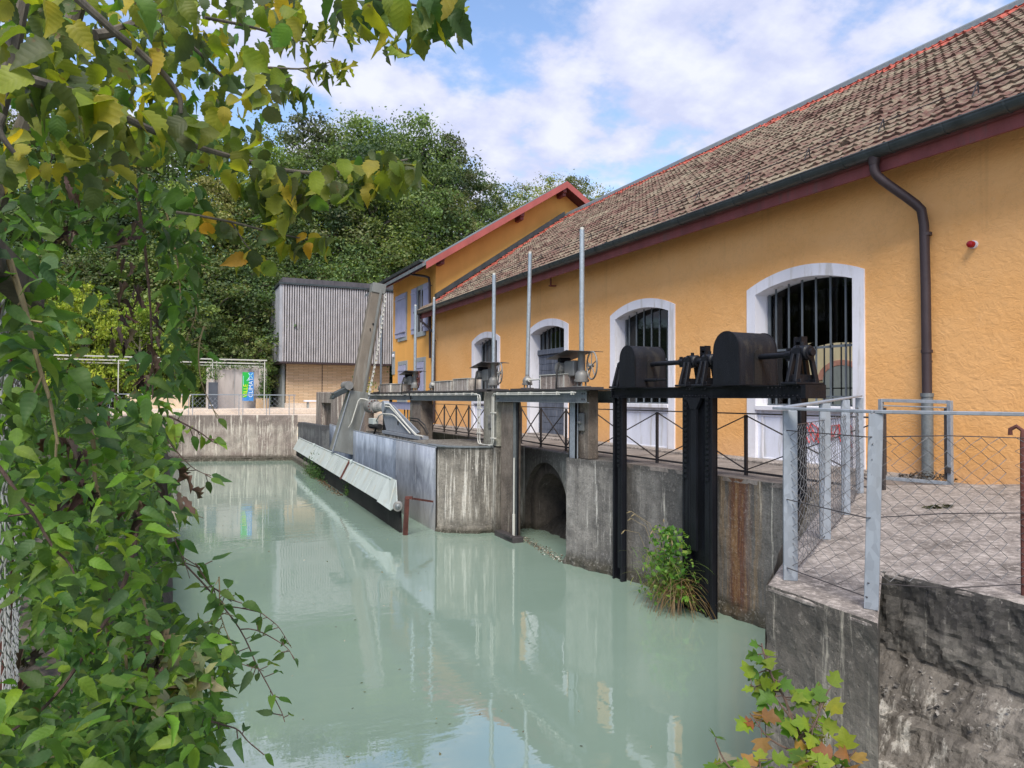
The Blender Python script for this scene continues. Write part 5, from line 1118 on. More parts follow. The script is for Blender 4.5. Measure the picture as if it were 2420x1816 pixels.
# dead leaf heap at the pipe foot and the twig on the platform
def scatter(name, label, cat, cx_, cy_, z, rx, ry, n, size, cols, mat, lift=.05, kind='stuff', shape=None):
    V = []; F = []; C = []; rg = random.Random(hash(name) % 1000 if False else n)
    for i in range(n):
        a = rg.uniform(0, 2*PI); r_ = math.sqrt(rg.random()); px, py = cx_+rx*r_*math.cos(a), cy_+ry*r_*math.sin(a)
        if shape: px, py = shape(rg)
        c0 = Vector((px, py, z+rg.uniform(0, lift)*(1-r_*.8))); d = Vector((rg.uniform(-1, 1), rg.uniform(-1, 1), rg.uniform(-.4, .4))).normalized(); s_ = d.cross(Vector((rg.uniform(-.4, .4), rg.uniform(-.4, .4), 1))).normalized(); e = size*rg.uniform(.5, 1.3)
        k = len(V); V += [c0-d*e*.5, c0+s_*e*.25+Vector((0, 0, e*.1)), c0+d*e*.5, c0-s_*e*.25]; F.append((k, k+1, k+2, k+3)); C += [rg.choice(cols)]*4
    return leafmesh(name, V, F, C, mat)
def leafmesh(name, V, F, C, mat, parent=None):
    me = bpy.data.meshes.new(name); V = np.array([tuple(v) for v in V], dtype=float); o0 = ORG[parent.name] if parent else Vector(((V[:, 0].min()+V[:, 0].max())/2, (V[:, 1].min()+V[:, 1].max())/2, V[:, 2].min()))
    V = V-np.array(o0); me.from_pydata(V.tolist(), [], F); me.materials.append(mat)
    ca = me.color_attributes.new('Col', 'FLOAT_COLOR', 'POINT'); ca.data.foreach_set('color', np.array([tuple(c)[:3]+(1,) for c in C], dtype=np.float32).ravel())
    o = bpy.data.objects.new(name, me); COL.objects.link(o); ORG[o.name] = o0
    if parent: o.parent = parent
    else: o.location = o0
    return o
brown = [(.10, .06, .035), (.06, .035, .02), (.15, .10, .055), (.03, .02, .015)]
tag(scatter('leaf_litter', '', '', 10.55, 7.25, .06, .3, .45, 500, .05, [(.02, .014, .01), (.035, .025, .015)], M['dryleaf'], .16), 'dark heap of dead leaves at the foot of the downpipe behind the gate', 'leaf litter', kind='stuff')
tag(scatter('fallen_twig', '', '', 7.6, 5.1, .105, .22, .08, 60, .07, [(.03, .035, .01), (.06, .06, .02)], M['dryleaf'], .04), 'small dry green brown twig lying on the platform behind the mesh', 'twig', kind='stuff')
def shp(rg):
    t = rg.random(); return 7.75-.37*t+rg.gauss(0, .07), 15.9-2.8*t+rg.gauss(0, .03)
tag(scatter('floating_debris', '', '', 7.5, 14.5, WZ+.003, .2, .2, 420, .06, [(.4, .4, .36), (.12, .09, .06), (.2, .17, .12), (.06, .05, .04)], M['dryleaf'], .02, shape=shp), 'line of twigs and foam drifted against the mouth of the dark tunnel', 'debris', kind='stuff')
def shp2(rg):
    y = rg.uniform(25, 34.5); return TX(y)-.10-abs(rg.gauss(0, .12)), y
tag(scatter('drifted_leaves', '', '', 0, 0, WZ+.003, .2, .2, 900, .07, brown+[(.25, .14, .07)], M['dryleaf'], .03, shape=shp2), 'thin line of brown leaves drifted along the dark skirt', 'debris', kind='stuff')
def shp3(rg):
    while True:
        x, y = rg.uniform(.8, 7.3), 4+34*rg.random()**1.6
        if x < TX(y)-.3 and (y > 9 or x < 4+y*.3): return x, y
tag(scatter('floating_leaves', '', '', 0, 0, WZ+.004, .2, .2, 240, .045, [(.14, .13, .07), (.3, .3, .24), (.10, .07, .04), (.2, .2, .1)], M['dryleaf'], .004, shape=shp3), 'sparse small leaves and flecks floating on the milky water', 'floating leaves', kind='stuff')
# ================================================================ FOLIAGE TOOLS
def tmpl(ws, fold=.10, curl=.18, ser=0.0):
    # ws: (x, halfwidth) along the blade
    V = [(0, 0, 0)]; F = []
    for i, (x, w_) in enumerate(ws):
        V += [(x, 0, -curl*x*x), (x+.02, w_, fold*w_*2-curl*x*x), (x+.02, -w_, fold*w_*2-curl*x*x)]
    V.append((1, 0, -curl)); n = len(ws); t = len(V)-1
    F += [(0, 1, 2), (0, 3, 1)]
    for i in range(n-1):
        a = 1+3*i; F += [(a, a+3, a+4, a+1), (a, a+2, a+5, a+3)]
    a = 1+3*(n-1); F += [(a, t, a+1), (a, a+2, t)]
    return np.array(V, float), F
T_OV = tmpl([(.04, .09), (.16, .20), (.22, .185), (.33, .225), (.39, .20), (.50, .205), (.56, .17), (.68, .14), (.73, .11), (.86, .055)], .16, .2)
T_RD = tmpl([(-.03, .10), (.02, .22), (.13, .33), (.18, .30), (.30, .40), (.35, .35), (.47, .42), (.52, .34), (.62, .36), (.67, .27), (.76, .24), (.80, .14), (.90, .07)], .13, .32)
T_WI = tmpl([(.12, .12), (.3, .10), (.42, .19), (.6, .08), (.8, .14)], .9, .5)
T_SM = tmpl([(.3, .22), (.65, .19)], .15, .15)
def lobed():
    O = [(0, 0), (.05, .30), (.22, .55), (.34, .30), (.50, .42), (.62, .52), (.66, .24), (.84, .16), (1.0, 0)]
    V = [(.35, 0, 0)]+[(x, y, .12*abs(y)-.2*x*x) for x, y in O]+[(x, -y, .12*abs(y)-.2*x*x) for x, y in O[1:-1][::-1]]; V[0] = (.35, 0, -.04)
    n = len(V)-1; return np.array(V, float), [(0, 1+i, 1+(i+1) % n) for i in range(n)]
T_LB = lobed()
class Leaves:
    def __init__(s): s.V = []; s.F = []; s.C = []; s.L = []; s.k = 0
    def add(s, T, p, d, n, size, col, rg):
        V, F = T; d = Vector(d).normalized(); n = Vector(n); n = (n-d*n.dot(d)).normalized(); y = n.cross(d)
        Mx = np.array([d, y, n])*size; a = V.copy(); a[:, 1] *= rg.uniform(.85, 1.15); a[:, 2] *= rg.uniform(.2, 2.6); a[:, 2] += .05*np.sin(a[:, 0]*6+rg.random()*6)*(1+a[:, 1])
        W_ = a@Mx+np.array(p); s.V.append(W_); s.L.append(V[:, :2]); s.F += [tuple(i+s.k for i in f) for f in F]; s.k += len(V); s.C += [tuple(c*rg.uniform(.88, 1.12) for c in col)]*len(V)
    def build(s, name, mat, parent):
        o = leafmesh(name, np.concatenate(s.V), s.F, s.C, mat, parent); l = np.concatenate(s.L); l = np.hstack([l, np.zeros((len(l), 1))]).astype(np.float32)
        at_ = o.data.attributes.new('lf', 'FLOAT_VECTOR', 'POINT'); at_.data.foreach_set('vector', l.ravel()); o.data.polygons.foreach_set('use_smooth', [True]*len(o.data.polygons)); return o
DS = 2420/2212.
def aD(x, y, dist): return Vector(at(x*DS, y*DS, dist))
def inpoly(x, y, P):
    c = False; j = len(P)-1
    for i in range(len(P)):
        if (P[i][1] > y) != (P[j][1] > y) and x < (P[j][0]-P[i][0])*(y-P[i][1])/(P[j][1]-P[i][1])+P[i][0]: c = not c
        j = i
    return c
CAMP = Vector((0, 0, CZ))
def rv(rg, s=1.0): return Vector((rg.gauss(0, s), rg.gauss(0, s), rg.gauss(0, s)))
def fill(L, poly, n, d0, d1, s0, s1, cols, T, rg, up=.7, face=.4, droop=.5, rnd=.5, side=None):
    xs = [p[0] for p in poly]; ys = [p[1] for p in poly]; k = 0
    while k < n:
        x, y = rg.uniform(min(xs), max(xs)), rg.uniform(min(ys), max(ys))
        if not inpoly(x, y, poly): continue
        k += 1; dist = rg.uniform(d0, d1); p = aD(x, y, dist); v = (CAMP-p).normalized()
        nn = Vector((0, 0, up))+v*face+rv(rg, rnd); dd = Vector((rg.gauss(0, 1), rg.gauss(0, 1), -droop+rg.gauss(0, .4)))
        if side: dd += Vector(side)
        L.add(T, p, dd, nn, rg.uniform(s0, s1), rg.choice(cols), rg)
def strand(L, b, pts, r, rg, leafn, T, s0, s1, cols, droop=.4, off=.03, up=.7, face=.5):
    pts = [Vector(p) for p in pts]; q = []
    for i in range(len(pts)-1):
        for t in (0, .25, .5, .75): q.append(pts[i].lerp(pts[i+1], t)+rv(rg, .004))
    q.append(pts[-1])
    for _ in range(2): q = [q[0]]+[(q[i-1]+q[i]*2+q[i+1])/4 for i in range(1, len(q)-1)]+[q[-1]]
    if b is not None: b.tube([tuple(v) for v in q], [r*(1-.6*i/len(q)) for i in range(len(q))], 6)
    for k in range(leafn):
        f = rg.random()*(len(q)-1); i = min(int(f), len(q)-2); p = q[i].lerp(q[i+1], f-i); d = rv(rg, 1); d.z = d.z*.5-droop; d.normalize(); v = (CAMP-p).normalized()
        e = p+d*off*rg.uniform(.5, 1.5)
        if b is not None: b.tube([tuple(p), tuple(e)], r*.25+.0008, 4, False)
        L.add(T, e, d, Vector((0, 0, up))+v*face+rv(rg, .4), rg.uniform(s0, s1), rg.choice(cols), rg)
    return q
GRN = [(.075, .155, .025), (.10, .195, .035), (.065, .135, .03), (.055, .115, .04), (.13, .235, .04), (.085, .16, .055)]
DGR = [(.05, .105, .025), (.042, .09, .03), (.058, .12, .03)]
LIM = [(.17, .30, .035), (.22, .34, .05), (.14, .26, .04)]
OLV = [(.15, .19, .022), (.22, .25, .028), (.11, .155, .025), (.07, .105, .028), (.27, .27, .03), (.055, .085, .025), (.08, .11, .045)]
YEL = [(.42, .32, .03), (.36, .33, .04), (.45, .25, .03)]
# ================================================================ LEFT BANK
def bz(x, y):
    e = -.16-.010*y; t = x-e
    top = -.38+.15*mnoise.noise(Vector((x*1.3, y*1.3, 0)))+min(1.2, max(0, -t-1)*.3)
    if t < -.25: return top
    return top-min(3.0, (t+.25)*3.4)
b = MB(); rows = []
for y in [-3+.25*i for i in range(48)]+[9.5+i*1.5 for i in range(22)]: rows.append([(x-.012*y, y, bz(x-.012*y, y)) for x in [-30, -12, -6, -4, -3, -2.4, -2, -1.7, -1.4, -1.2, -1.0, -.8, -.6, -.45, -.3, -.2, -.1, 0, .15, .3, .45, .6, .8]])
b.grid(rows); tag(b.build('bank', M['soil'], smooth=True, fix=False), kind='structure')
lf = thing('mesh_fence', (-.4, 1.5, -.4), 'grey chain link fence overgrown by climbing plants at the far left edge', 'fence')
b = MB(); meshwire(b, (-.235, 1.0), (-.93, 5.6), -.3, -.3, 1.52, 1.35, .055, .075, .0022, .02); b.build('wire_mesh', paint('grey_wire', (.24, .25, .24), .5, .4), lf)
b = MB(); b.tube([(-.235, 1.0, 1.52), (-.93, 5.6, 1.35)], .012, 8); b.tube([(-.62, 3.4, -.5), (-.60, 3.38, 1.6)], .03, 10); b.build('fence_frame', M['rustbar'], lf)
pk = MB(); a_, c_ = aD(-60, 520, 1.6), aD(70, 640, 1.9); pk.bar(a_, c_, .05, .06); tag(pk.build('timber_brace', M['bark'], bev=.004), 'short dark weathered timber above the chain link at the left edge', 'timber')
# climbing vines
rg = random.Random(11)
vn = thing('climbing_vine', (-.2, 2.4, -1.2), 'dense green climbing vine with tan stems hanging over the left bank to the water', 'vine')
Lv = Leaves(); stems = []; pst = []
body = [(-40, 860), (140, 830), (300, 850), (375, 880), (385, 1010), (360, 1130), (385, 1200), (350, 1290), (440, 1340), (520, 1400), (490, 1500), (470, 1600), (480, 1700), (-40, 1700), (-40, 1480), (130, 1470), (140, 1400), (60, 1300), (-40, 1260)]
fill(Lv, body, 1400, 2.6, 3.9, .05, .085, DGR+GRN[:3], T_OV, rg, .7, .4, .5, .5)
fill(Lv, body, 1500, 1.8, 2.7, .034, .068, GRN+GRN+LIM[:1], T_OV, rg, .8, .5, .5, .4)
fill(Lv, [(60, 1000), (360, 1000), (330, 1300), (420, 1400), (450, 1500), (150, 1480), (60, 1300)], 230, 1.55, 2.0, .034, .058, LIM+GRN, T_OV, rg, .8, .5, .4, .35)
left = [(-40, 430), (60, 470), (130, 560), (110, 700), (200, 860), (100, 900), (-40, 900)]
fill(Lv, left, 330, 1.6, 2.8, .045, .075, GRN+DGR, T_OV, rg, .7, .4, .6, .45)
up_ = [(330, 380), (440, 400), (430, 560), (405, 700), (430, 780), (380, 860), (300, 850), (360, 700), (340, 560)]
fill(Lv, up_, 230, 2.6, 4.0, .06, .09, DGR+GRN, T_OV, rg, .6, .3, .8, .5)
fill(Lv, [(0, 420), (330, 380), (330, 500), (100, 540)], 170, 2.6, 3.8, .06, .09, DGR+GRN[:2], T_OV, rg, .6, .3, .8, .5)
fill(Lv, [(60, 560), (330, 560), (330, 860), (150, 860)], 35, 2.4, 3.6, .06, .09, GRN, T_OV, rg, .6, .3, .8, .5)
fill(Lv, [(-20, 1480), (300, 1450), (480, 1500), (470, 1700), (-20, 1700)], 360, 1.5, 2.4, .035, .065, GRN+LIM[:1], T_OV, rg, .9, .4, .3, .35)
def S(B, pd, d, r, n, T=T_OV, s=(.04, .07), cols=GRN, **kw): B.append(MB()); strand(Lv, B[-1], [aD(x, y, d+.0*i) for i, (x, y) in enumerate(pd)], r, rg, n, T, *s, cols, **kw)
S(stems, [(20, 560), (50, 640), (75, 760), (105, 850), (125, 960)], 1.65, .006, 8)
S(stems, [(185, 880), (200, 960), (212, 1050), (225, 1120)], 1.9, .006, 6); S(stems, [(222, 1260), (235, 1420), (255, 1500)], 2.0, .005, 5)
S(stems, [(285, 1210), (320, 1330), (335, 1400), (318, 1520)], 2.2, .004, 5); S(stems, [(60, 1660), (200, 1600), (300, 1530), (370, 1440)], 2.0, .006, 8); S(stems, [(268, 1380), (272, 1560)], 2.1, .004, 4)
S(pst, [(300, 1100), (290, 1190), (250, 1310), (190, 1400), (100, 1520), (-10, 1600)], 1.9, .006, 6); S(pst, [(-10, 1000), (60, 1090), (120, 1180), (160, 1240)], 1.7, .004, 3)
S(stems, [(418, 470), (430, 600), (425, 690), (400, 740)], 3.2, .004, 16, cols=GRN); S(stems, [(350, 420), (385, 560), (395, 700)], 3.2, .004, 20, cols=GRN); S(pst, [(290, 400), (318, 560), (330, 700), (330, 860)], 3.0, .006, 6)
gc = Leaves()
for k in range(12000):
    y = 3.2+37*rg.random()**1.3; x = -.16-.022*y-rg.random()**1.5*4+.35*rg.random(); p = Vector((x, y, bz(x, y)+abs(rg.gauss(0, .10)))); gc.add(T_SM, p, rv(rg), Vector((.3, -.3, 1))+rv(rg, .5), rg.uniform(.06, .13)*(1+y*.03), rg.choice(GRN+DGR), rg)
tag(gc.build('ground_cover', M['leaf'], None), 'creeping green undergrowth covering the left bank behind the vine', 'undergrowth', kind='stuff')
# sprigs reaching out over the water
S(pst, [(380, 1200), (470, 1290), (520, 1360), (560, 1440), (600, 1520), (615, 1560)], 2.3, .003, 16, T_OV, (.035, .055), GRN, off=.03); S(pst, [(500, 1310), (560, 1320), (600, 1350), (630, 1400)], 2.3, .002, 7, T_OV, (.03, .045), GRN, off=.02)
S(pst, [(520, 1360), (580, 1370), (620, 1400), (640, 1430)], 2.3, .002, 6, T_OV, (.025, .04), GRN, off=.02); S(pst, [(440, 1420), (490, 1410), (520, 1440), (570, 1450)], 2.2, .002, 8, T_OV, (.04, .06), GRN, off=.02)
S(pst, [(420, 1220), (450, 1260), (500, 1300)], 2.2, .003, 12, T_OV, (.05, .07), GRN); S(pst, [(420, 1560), (470, 1560), (520, 1580), (545, 1610)], 2.1, .003, 9, T_OV, (.04, .06), GRN)
S(pst, [(370, 900), (430, 930), (470, 960)], 2.4, .003, 9, T_OV, (.05, .08), LIM+GRN); S(pst, [(360, 950), (410, 1010), (450, 1030)], 2.4, .002, 7, T_OV, (.05, .07), LIM+GRN); S(pst, [(340, 1060), (400, 1090), (440, 1120)], 2.3, .002, 6, T_OV, (.05, .07), GRN)
S(pst, [(360, 1130), (390, 1190), (410, 1250)], 2.2, .002, 10, T_OV, (.05, .07), GRN); S(stems, [(440, 700), (425, 770), (440, 850), (470, 905)], 2.8, .003, 7, T_OV, (.045, .06), GRN)
S(stems, [(480, 1250), (470, 1330), (520, 1440)], 2.2, .002, 8, T_OV, (.04, .06), GRN)
Lv.build('foliage', M['leaf'], vn); [q.build('stem', M['vinestem'], vn, smooth=True) for q in stems]; [q.build('stem', M['purplestem'], vn, smooth=True) for q in pst]
Ld = Leaves()
for pd, n in (([(275, 440), (268, 500), (275, 560)], 26), ([(280, 570), (300, 610), (285, 650), (250, 690), (240, 720)], 34), ([(330, 640), (345, 680), (330, 740), (310, 790), (320, 830)], 44), ([(150, 470), (165, 530)], 14), ([(130, 350), (150, 420)], 16), ([(270, 700), (275, 760)], 14), ([(230, 830), (240, 900)], 12), ([(370, 1000), (385, 1060)], 16), ([(140, 1000), (170, 1080)], 30), ([(300, 1050), (290, 1120)], 16), ([(340, 1350), (350, 1480)], 18), ([(55, 1380), (60, 1460)], 16), ([(70, 900), (180, 960)], 20)):
    strand(Ld, None, [aD(x, y, rg.uniform(2.2, 2.9) if y < 900 else 1.85) for x, y in pd], .002, rg, int(n*.42), T_WI, .03, .055, [(.085, .05, .035), (.11, .07, .05), (.045, .03, .025), (.16, .11, .08)], droop=1.6, off=.02)
Ld.build('withered_leaves', M['dryleaf'], vn)
# ================================================================ OVERHANGING TREE
tr_ = thing('hazel_tree', (-1.5, 3.0, -.4), 'overhanging tree with large yellow green leaves framing the top left of the view', 'tree')
Lt = Leaves()
def B_(pd, r0, r1, n=8):
    br = MB()
    q = [aD(x, y, d) for x, y, d in pd]; pts_ = []
    for i in range(len(q)-1):
        for t in (0, .25, .5, .75): pts_.append(q[i].lerp(q[i+1], t)+rv(rg, .003))
    pts_.append(q[-1])
    for _ in range(2): pts_ = [pts_[0]]+[(pts_[i-1]+pts_[i]*2+pts_[i+1])/4 for i in range(1, len(pts_)-1)]+[pts_[-1]]
    N_ = len(pts_); br.tube([tuple(v) for v in pts_], [r0+(r1-r0)*i/(N_-1) for i in range(N_)], n); br.build('branch', M['bark'], tr_, smooth=True); return pts_
B_([(-120, 760, 3.2), (-10, 420, 3.3), (60, 260, 3.4), (130, 130, 3.5), (190, -60, 3.6)], .045, .028); B_([(-30, 330, 2.9), (20, 130, 3.0), (60, -60, 3.1)], .035, .02)
B_([(-40, 150, 2.2), (60, 172, 2.2), (180, 210, 2.3), (270, 255, 2.4), (370, 300, 2.5), (520, 348, 2.6), (650, 375, 2.7), (760, 372, 2.7), (880, 345, 2.8)], .016, .004)
B_([(140, -30, 2.4), (215, 45, 2.4), (300, 110, 2.4), (360, 160, 2.4), (388, 210, 2.4), (392, 245, 2.4)], .012, .006)
B_([(200, 80, 3.0), (280, 60, 3.1), (360, 20, 3.2), (420, -30, 3.3)], .018, .012); B_([(370, 60, 3.0), (450, 130, 3.0), (500, 190, 3.1), (560, 230, 3.1)], .008, .003)
B_([(440, 40, 3.2), (560, 60, 3.3), (640, 90, 3.4), (720, 90, 3.5)], .007, .002); B_([(500, 140, 3.2), (600, 150, 3.3), (660, 150, 3.3), (730, 130, 3.4)], .006, .002)
B_([(700, -40, 2.2), (780, -5, 2.2), (860, 5, 2.2), (940, 20, 2.3)], .006, .003); B_([(380, 460, 2.6), (500, 480, 2.6), (600, 505, 2.6), (680, 520, 2.6)], .005, .002); B_([(500, 480, 2.6), (530, 530, 2.6), (560, 560, 2.6)], .003, .0015)
B_([(0, 250, 2.0), (-10, 280, 2.0), (30, 330, 2.0)], .01, .005); B_([(60, 430, 3.6), (120, 330, 3.6), (130, 260, 3.6)], .008, .004)
main = [(-40, -40), (640, -40), (650, 60), (600, 110), (640, 190), (590, 230), (560, 260), (590, 330), (520, 390), (430, 330), (330, 380), (250, 420), (100, 400), (-40, 430)]
HC = OLV*5+YEL[:2]+GRN[:2]
fill(Lt, main, 450, 2.3, 3.6, .04, .088, HC, T_RD, rg, .45, .1, 1.6, .65)
fill(Lt, main, 470, 3.2, 5.2, .05, .09, OLV*3+DGR[:1]+GRN, T_RD, rg, .45, .1, 1.6, .6)
fill(Lt, [(-40, -40), (420, -40), (450, 330), (250, 420), (-40, 430)], 230, 2.8, 4.6, .045, .075, DGR+GRN+OLV[:2], T_OV, rg, .6, .2, .8, .5)
fill(Lt, [(60, 60), (300, 200), (480, 300), (420, 330), (200, 260), (0, 200)], 40, 2.1, 2.5, .08, .11, OLV, T_RD, rg, .75, .3, .9, .3)
for poly, n, cols in (([(530, 330), (620, 360), (800, 330), (905, 360), (905, 390), (840, 400), (740, 430), (700, 400), (640, 430), (560, 440), (540, 400)], 62, HC), ([(800, 320), (905, 345), (900, 385), (830, 380)], 20, OLV), ([(560, 380), (700, 400), (640, 470), (570, 470)], 20, HC)):
    fill(Lt, poly, int(n*1.5), 2.45, 2.85, .05, .088, cols, T_RD, rg, .5, .2, 1.8, .5)
fill(Lt, [(720, -30), (1010, -30), (1015, 20), (960, 85), (900, 60), (840, 30), (790, 60), (730, 40)], 56, 2.1, 2.6, .065, .10, OLV+DGR, T_RD, rg, .75, .3, 1.5, .35)
for x, y in ((605, 505), (630, 520), (660, 515), (690, 520), (505, 490), (540, 545), (560, 560), (440, 470), (470, 480), (520, 400)):
    fill(Lt, [(x-18, y-12), (x+18, y-12), (x+18, y+14), (x-18, y+14)], 6, 2.5, 2.7, .04, .075, YEL+OLV, T_RD, rg, .6, .4, 1.2, .4)
for x, y in ((700, 50), (760, 60), (640, 90), (720, 150), (690, 145), (650, 200), (620, 180), (740, 130), (670, 60), (860, 90)):
    fill(Lt, [(x-22, y-12), (x+22, y-12), (x+22, y+16), (x-22, y+16)], 9, 3.0, 3.5, .04, .08, OLV, T_WI, rg, .6, .4, 1.4, .4)
Lt.build('foliage', M['leaf'], tr_)
# ================================================================ SAPLING AND SMALL PLANTS
sp = thing('maple_sapling', (2.95, 2.7, -2.1), 'young sapling with lobed yellow green leaves at the foot of the concrete block', 'sapling')
Ls = Leaves(); sb = MB(); C1 = [(.14, .22, .02), (.18, .25, .025), (.09, .17, .025), (.21, .27, .03)]; C2 = C1+[(.30, .17, .05), (.22, .10, .04)]
def SS(pd, r, n, s=(.05, .088), cols=C1):
    n = int(n*1.45)
    q = [aD(x, y, d) for x, y, d in pd]; strand(Ls, sb, q, r, rg, n, T_LB, s[0], s[1], cols, droop=-.1, off=.035, up=.9, face=.6)
SS([(1760, 1800, 3.6), (1745, 1640, 3.6), (1715, 1560, 3.6), (1690, 1500, 3.6), (1660, 1450, 3.6), (1645, 1390, 3.6)], .009, 24); SS([(1715, 1600, 3.6), (1760, 1570, 3.55), (1790, 1490, 3.6)], .006, 12, cols=C1)
SS([(1715, 1560, 3.6), (1670, 1500, 3.6), (1620, 1480, 3.6)], .005, 8); SS([(1740, 1640, 3.6), (1660, 1600, 3.5), (1620, 1540, 3.5)], .005, 9, cols=C2)
SS([(1740, 1750, 3.6), (1620, 1700, 3.5), (1560, 1640, 3.5), (1545, 1600, 3.5)], .006, 10, cols=C1); SS([(1740, 1760, 3.5), (1800, 1680, 3.4), (1850, 1620, 3.4)], .006, 15, cols=C2)
SS([(1700, 1780, 3.4), (1650, 1700, 3.3), (1640, 1640, 3.3)], .006, 16, cols=C2); SS([(1800, 1780, 3.4), (1760, 1690, 3.3), (1740, 1640, 3.3)], .006, 16, cols=C2)
Ls.build('foliage', M['leaf'], sp); sb.build('stems', M['purplestem'], sp, smooth=True)
yw = thing('yellow_flower_stalks', (3.2, 3.2, -1.6), 'thin plant with tiny dull yellow flower heads in front of the block', 'wild plant')
b = MB(); L_ = Leaves()
for x, y in ((1770, 1520), (1775, 1590), (1765, 1560)):
    top_ = aD(x, y, 3.75); b.tube([tuple(aD(1740, 1780, 3.75)), tuple(aD(1755, 1650, 3.75)), tuple(top_)], .002, 4)
    for k in range(40): L_.add(T_SM, top_+rv(rg, .016), rv(rg), rv(rg), .016, rg.choice([(.25, .22, .03), (.2, .2, .04)]), rg)
L_.build('flower_heads', M['leaf'], yw); b.build('stalks', M['vinestem'], yw)
gp_ = thing('waterside_plant', (7.45, 9.55, WZ), 'bushy waterside plant with grass seed heads at the foot of the black frame', 'plant')
L_ = Leaves(); b = MB(); base = Vector((7.45, 9.5, WZ+.05))
for k in range(620):
    a = rg.uniform(0, 2*PI); h = rg.random()**.9; r_ = .75*rg.random()*(1-.55*h); p = base+Vector((-.12+r_*math.cos(a)*.6, r_*math.sin(a)*1.1, .1+h*1.15)); L_.add(T_LB if k % 3 else T_OV, p, rv(rg)+Vector((0, 0, -.2)), Vector((-.3, -.5, 1))+rv(rg, .7), rg.uniform(.04, .10), rg.choice([(.08, .2, .03), (.12, .26, .04), (.06, .15, .03), (.2, .32, .06)]), rg)
def blade(p, d, L, w_, cols, droop=.6):
    p = Vector(p); d = Vector(d).normalized(); sd_ = d.cross(Vector((0, 0, 1))).normalized()*w_; pts_ = []
    n = 7; V = []; F = []; c = rg.choice(cols)
    for i in range(n): t = i/(n-1); q = p+d*L*t+Vector((0, 0, -droop*L*t*t)); ww = sd_*(1-t)**.6; V += [q-ww, q+ww]
    F = [(2*i, 2*i+1, 2*i+3, 2*i+2) for i in range(n-1)]
    L_.V.append(np.array([tuple(v) for v in V])); L_.L.append(np.zeros((len(V), 2))); L_.F += [tuple(i+L_.k for i in f) for f in F]; L_.k += len(V); L_.C += [c]*len(V)
for k in range(380):
    a = rg.uniform(0, 2*PI); blade(base+Vector((rg.gauss(-.1, .12), rg.gauss(.1, .32), rg.uniform(0, .7))), (math.cos(a)*.9, math.sin(a)*.9, rg.uniform(.6, 1.6)), rg.uniform(.3, .8), .006, [(.1, .2, .04), (.16, .24, .06), (.2, .22, .08)])
for k in range(160):
    a = rg.uniform(0, 2*PI); blade(base+Vector((rg.gauss(-.1, .06), rg.gauss(-.1, .22), rg.uniform(.2, .55))), (math.cos(a), math.sin(a), .2), rg.uniform(.3, .6), .008, [(.22, .15, .08), (.16, .10, .06), (.28, .2, .12)], 1.3)
L_.build('leaves_and_blades', M['leaf'], gp_)
for k in range(9):
    a = rg.uniform(2.0, 4.6); p0 = base+Vector((-.05, rg.gauss(0, .15), .3)); e = p0+Vector((-.5*rg.random()-.1, rg.uniform(-.4, .75), rg.uniform(.7, 1.35))); mid = p0.lerp(e, .6)+Vector((0, 0, .3)); tip = e+(e-mid)*.25+Vector((0, 0, -.08)); b.tube([tuple(p0), tuple(mid), tuple(e)], .003, 4); b.tube([tuple(e), tuple(e.lerp(tip, .5)), tuple(tip)], [.004, .011, .003], 5)
b.build('seed_stalks', M['vinestem'], gp_)
def tuft(name, label, cat, c, rad, hgt, n, size, cols, T=T_OV):
    t = thing(name, c, label, cat); L_ = Leaves(); c = Vector(c)
    for k in range(n): p = c+Vector((rg.gauss(0, rad[0]), rg.gauss(0, rad[1]), abs(rg.gauss(0, hgt)))); L_.add(T, p, rv(rg), Vector((-.3, -.3, 1))+rv(rg, .5), size*rg.uniform(.6, 1.3), rg.choice(cols), rg)
    L_.build('foliage', M['leaf'], t); return t
tuft('ivy', 'dark ivy tuft trailing from under the far end of the pale trough', 'ivy', (TX(32)-.25, 31.5, WZ+.02), (.12, 1.1), .35, 900, .09, DGR+[(.04, .09, .03)])
tuft('weed', 'small green weed hanging on the dark skirt halfway along the trough', 'weed', (TX(24.4)-.12, 24.4, WZ+.1), (.05, .12), .3, 120, .06, GRN)
tuft('moss_patch', 'yellow green moss patch at the walkway edge over the tunnel', 'moss', (8.75, 14.6, .0), (.10, .28), .02, 500, .04, [(.10, .12, .02), (.14, .15, .03)], T_SM)
tuft('sunflower_bush', 'flowering green bush with yellow heads between the chute and the orange house', 'bush', (9.9, 41.5, .4), (.35, .5), .85, 1300, .17, [(.14, .22, .06), (.18, .28, .09), (.10, .18, .05), (.6, .45, .03)])
tuft('planter_plants', 'climbing green plant on the pillar right of the banner', 'climber', (4.7, 45.3, 1.0), (.18, .15), 1.1, 900, .11, DGR+GRN)
tuft('pergola_climber', 'climber hanging from the white pergola above the dark pillar', 'climber', (1.8, 44.5, 2.3), (.22, .15), .55, 450, .11, GRN)
tuft('wall_top_plants', 'low plants spilling over the top of the pale wall behind the banner', 'plants', (3.0, 46.0, 3.0), (.9, .1), .12, 400, .1, GRN)
tuft('pale_dried_weed', 'round clump of stringy pale green seed fluff among the vine leaves', 'seed fluff', tuple(aD(370, 1490, 1.95)), (.03, .03), .03, 260, .05, [(.25, .28, .14), (.35, .36, .22)], T_SM)
